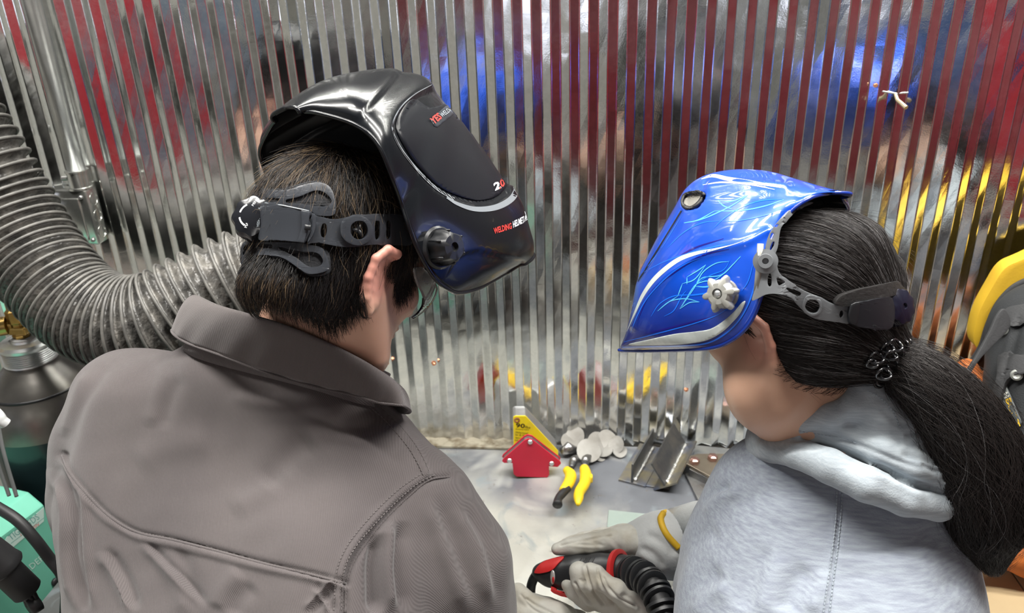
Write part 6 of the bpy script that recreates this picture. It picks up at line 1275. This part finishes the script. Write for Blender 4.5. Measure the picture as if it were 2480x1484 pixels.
ch([(1230, 1500, 1.17, .012), (1262, 1520, 1.17, .014), (1310, 1525, 1.17, .018)], .004); ch([(1330, 1510, 1.185, .03), (1340, 1600, 1.14, .036), (1250, 1700, 1.12, .045)], .02)
V, Q = g1.mesh('g', .0018); V = smoothV(V, Q, 1); V = folds(V, Q, [([(1262, 1440), (1290, 1474), (1340, 1500)], 3, -.002, 'seam'), ([(1276, 1450), (1300, 1466), (1350, 1490)], 3, -.003, 'seam')]); gl3 = link('glove', fast_mesh('glove', V, Q), lea, pm, label='white leather glove at the bottom of the view')
e = empty('welding_torch', 'black and red torch handle held in both gloves', 'torch', P(1400, 1395, 1.18))
tb = mat('torch_black', (.020, .021, .023), .42, bump=(80, .15, .001)); tr = mat('torch_red', (.62, .03, .03), .4)
t_ = SDF(); TP = [(1308, 1386, 1.215, .0125), (1330, 1388, 1.212, .019), (1362, 1388, 1.205, .0235), (1400, 1387, 1.195, .0255), (1450, 1386, 1.182, .0265), (1492, 1385, 1.170, .0275)]
t_.chain([P(a, b, c) for a, b, c, r_ in TP], [r_ for *_, r_ in TP], .008); ax = P(1500, 1385, 1.162)-P(1440, 1386, 1.186); ax /= np.linalg.norm(ax)
V, Q = t_.mesh('t', .0016, lambda X: (X-P(1502, 1385, 1.167).astype(np.float32))@ax.astype(np.float32)); hd = link('handle', fast_mesh('handle', V, Q), tb, e); sth = nearest_surf(bvh_of(hd.data), 1.18)
patch([sm([(1297, 1388), (1301, 1376), (1315, 1363), (1336, 1355), (1366, 1350), (1352, 1366), (1340, 1379), (1322, 1386)], 4)], sth, 'red_cap', tr, e, .002, 8, .0006, bevel=.0006)
patch([sm([(1336, 1424), (1356, 1430), (1382, 1434), (1384, 1444), (1362, 1440), (1340, 1431)], 4)], sth, 'trigger', tr, e, .004, 8, .001, bevel=.0008)
patch([[(1339+5.5*math.cos(a), 1397+17*math.sin(a)) for a in np.linspace(0, 6.28, 24)[:-1]]], sth, 'badge', mat('badge_silver', (.55, .52, .50), .3, .3), e, .001, 6, .0006); patch([[(1340+3*math.cos(a), 1404+8*math.sin(a)) for a in np.linspace(0, 6.28, 16)[:-1]]], sth, 'badge_mark', tr, e, .0006, 6, .0018)
q = sth(1301, 1374); MB().lathe(q-CW*.001, -CW, [(.0016, 0), (.0016, .001), (.0006, .001)], 8).build('screw', MT['black'], e)
for k in range(4):
    mb = MB(); mb.tube([sth(x, y)-CW*.0002 for x, y in crom([(1408+k*11, 1352-k), (1401+k*11, 1362), (1398+k*11, 1374)], 6)], .0009, 5).build('grip_groove', MT['black'], e, True)
rc_ = P(1503, 1385, 1.160); f1 = np.cross(ax, CU); f1 /= np.linalg.norm(f1)
MB().lathe(rc_-ax*.003, ax, [(.0295, -.004), (.0325, -.002), (.0330, .004), (.0300, .0055), (.0262, .006), (.0255, .004)], 44).build('red_collar', tr, e, True, auto=40)
MB().lathe(rc_, ax, [(.0250, .0), (.0250, .006), (.0235, .014), (.0235, .022)], 36).build('swivel', tb, e, True, auto=40)
hp = crom([rc_+ax*.010, P(1536, 1388, 1.135), P(1562, 1400, 1.11), P(1584, 1425, 1.085), P(1600, 1460, 1.065), P(1612, 1500, 1.05), P(1625, 1580, 1.03)], 200); hl_ = np.r_[0, np.cumsum(np.linalg.norm(np.diff(hp, axis=0), axis=1))]
MB().tube(list(hp[::4]), .0150, 16).build('hose_core', MT['rubber'], e, True)
tgh = np.gradient(hp, axis=0); tgh /= np.linalg.norm(tgh, axis=1)[:, None]
for k in range(18):
    s_ = .012+.0115*k
    if s_ > hl_[-1]-.01: break
    i = int(np.searchsorted(hl_, s_)); rr_ = .0245-.00035*k; tl = tgh[i]+.18*CU*(1 if k % 2 else -1); tl /= np.linalg.norm(tl); MB().lathe(hp[i]-tl*.003, tl, [(rr_*.8, 0), (rr_, .0008), (rr_, .0050), (rr_*.8, .0062)], 30).build('hose_rib', tb, e, True, auto=40)
MB().tube(list(crom([P(1314, 1388, 1.215), P(1298, 1394, 1.218), P(1288, 1412, 1.222), P(1285, 1436, 1.228), P(1285, 1455, 1.235)], 24)), [.0075]*24, 14).build('gooseneck', MT['black'], e, True)
# ------------------------------------------------------------------ safety glasses
e = empty('safety_glasses', 'clear plastic safety glasses worn below the black helmet', 'glasses', HM.w(.08, .05, .0))
clr = mat('clear_polycarbonate', (.93, .95, .95), .04, trans=1.0, ior=1.25); frs = mat('smoky_clear_temple', (.62, .60, .60), .18, trans=.75, ior=1.3)
def sG(px, py): return HM.pt(px, py, .078-.00055*max(0, px-1000)-.0003*max(0, py-720))
patch([sm([(1000, 652), (1014, 646), (1028, 656), (1040, 668), (1050, 684), (1048, 700), (1036, 722), (1026, 724), (1018, 706), (1006, 682)], 4)], sG, 'temple', frs, e, .003, 8, 0, bevel=.0006)
patch([sm([(1046, 680), (1055, 692), (1056, 706), (1048, 726), (1030, 748), (1012, 762), (998, 770), (1010, 756), (1020, 740), (1024, 722), (1036, 706)], 4)], sG, 'lens', clr, e, .002, 8, .0)
MB().tube([sG(x, y) for x, y in crom([(1024, 722), (1022, 740), (1012, 756), (997, 769)], 14)], .0010, 6).build('lens_rim', mat('dark_rim', (.10, .10, .10), .3), e, True)
MB().tube([sG(x, y) for x, y in crom([(1054, 690), (1056, 706), (1048, 726), (1030, 750), (1012, 764)], 14)], .0011, 6).build('lens_rim', frs, e, True)
px_text('UVEX', (1019, 676), (1033, 692), 7, sG, 'lettering', mat('moulded_letter', (.75, .75, .76), .3), e, .003)
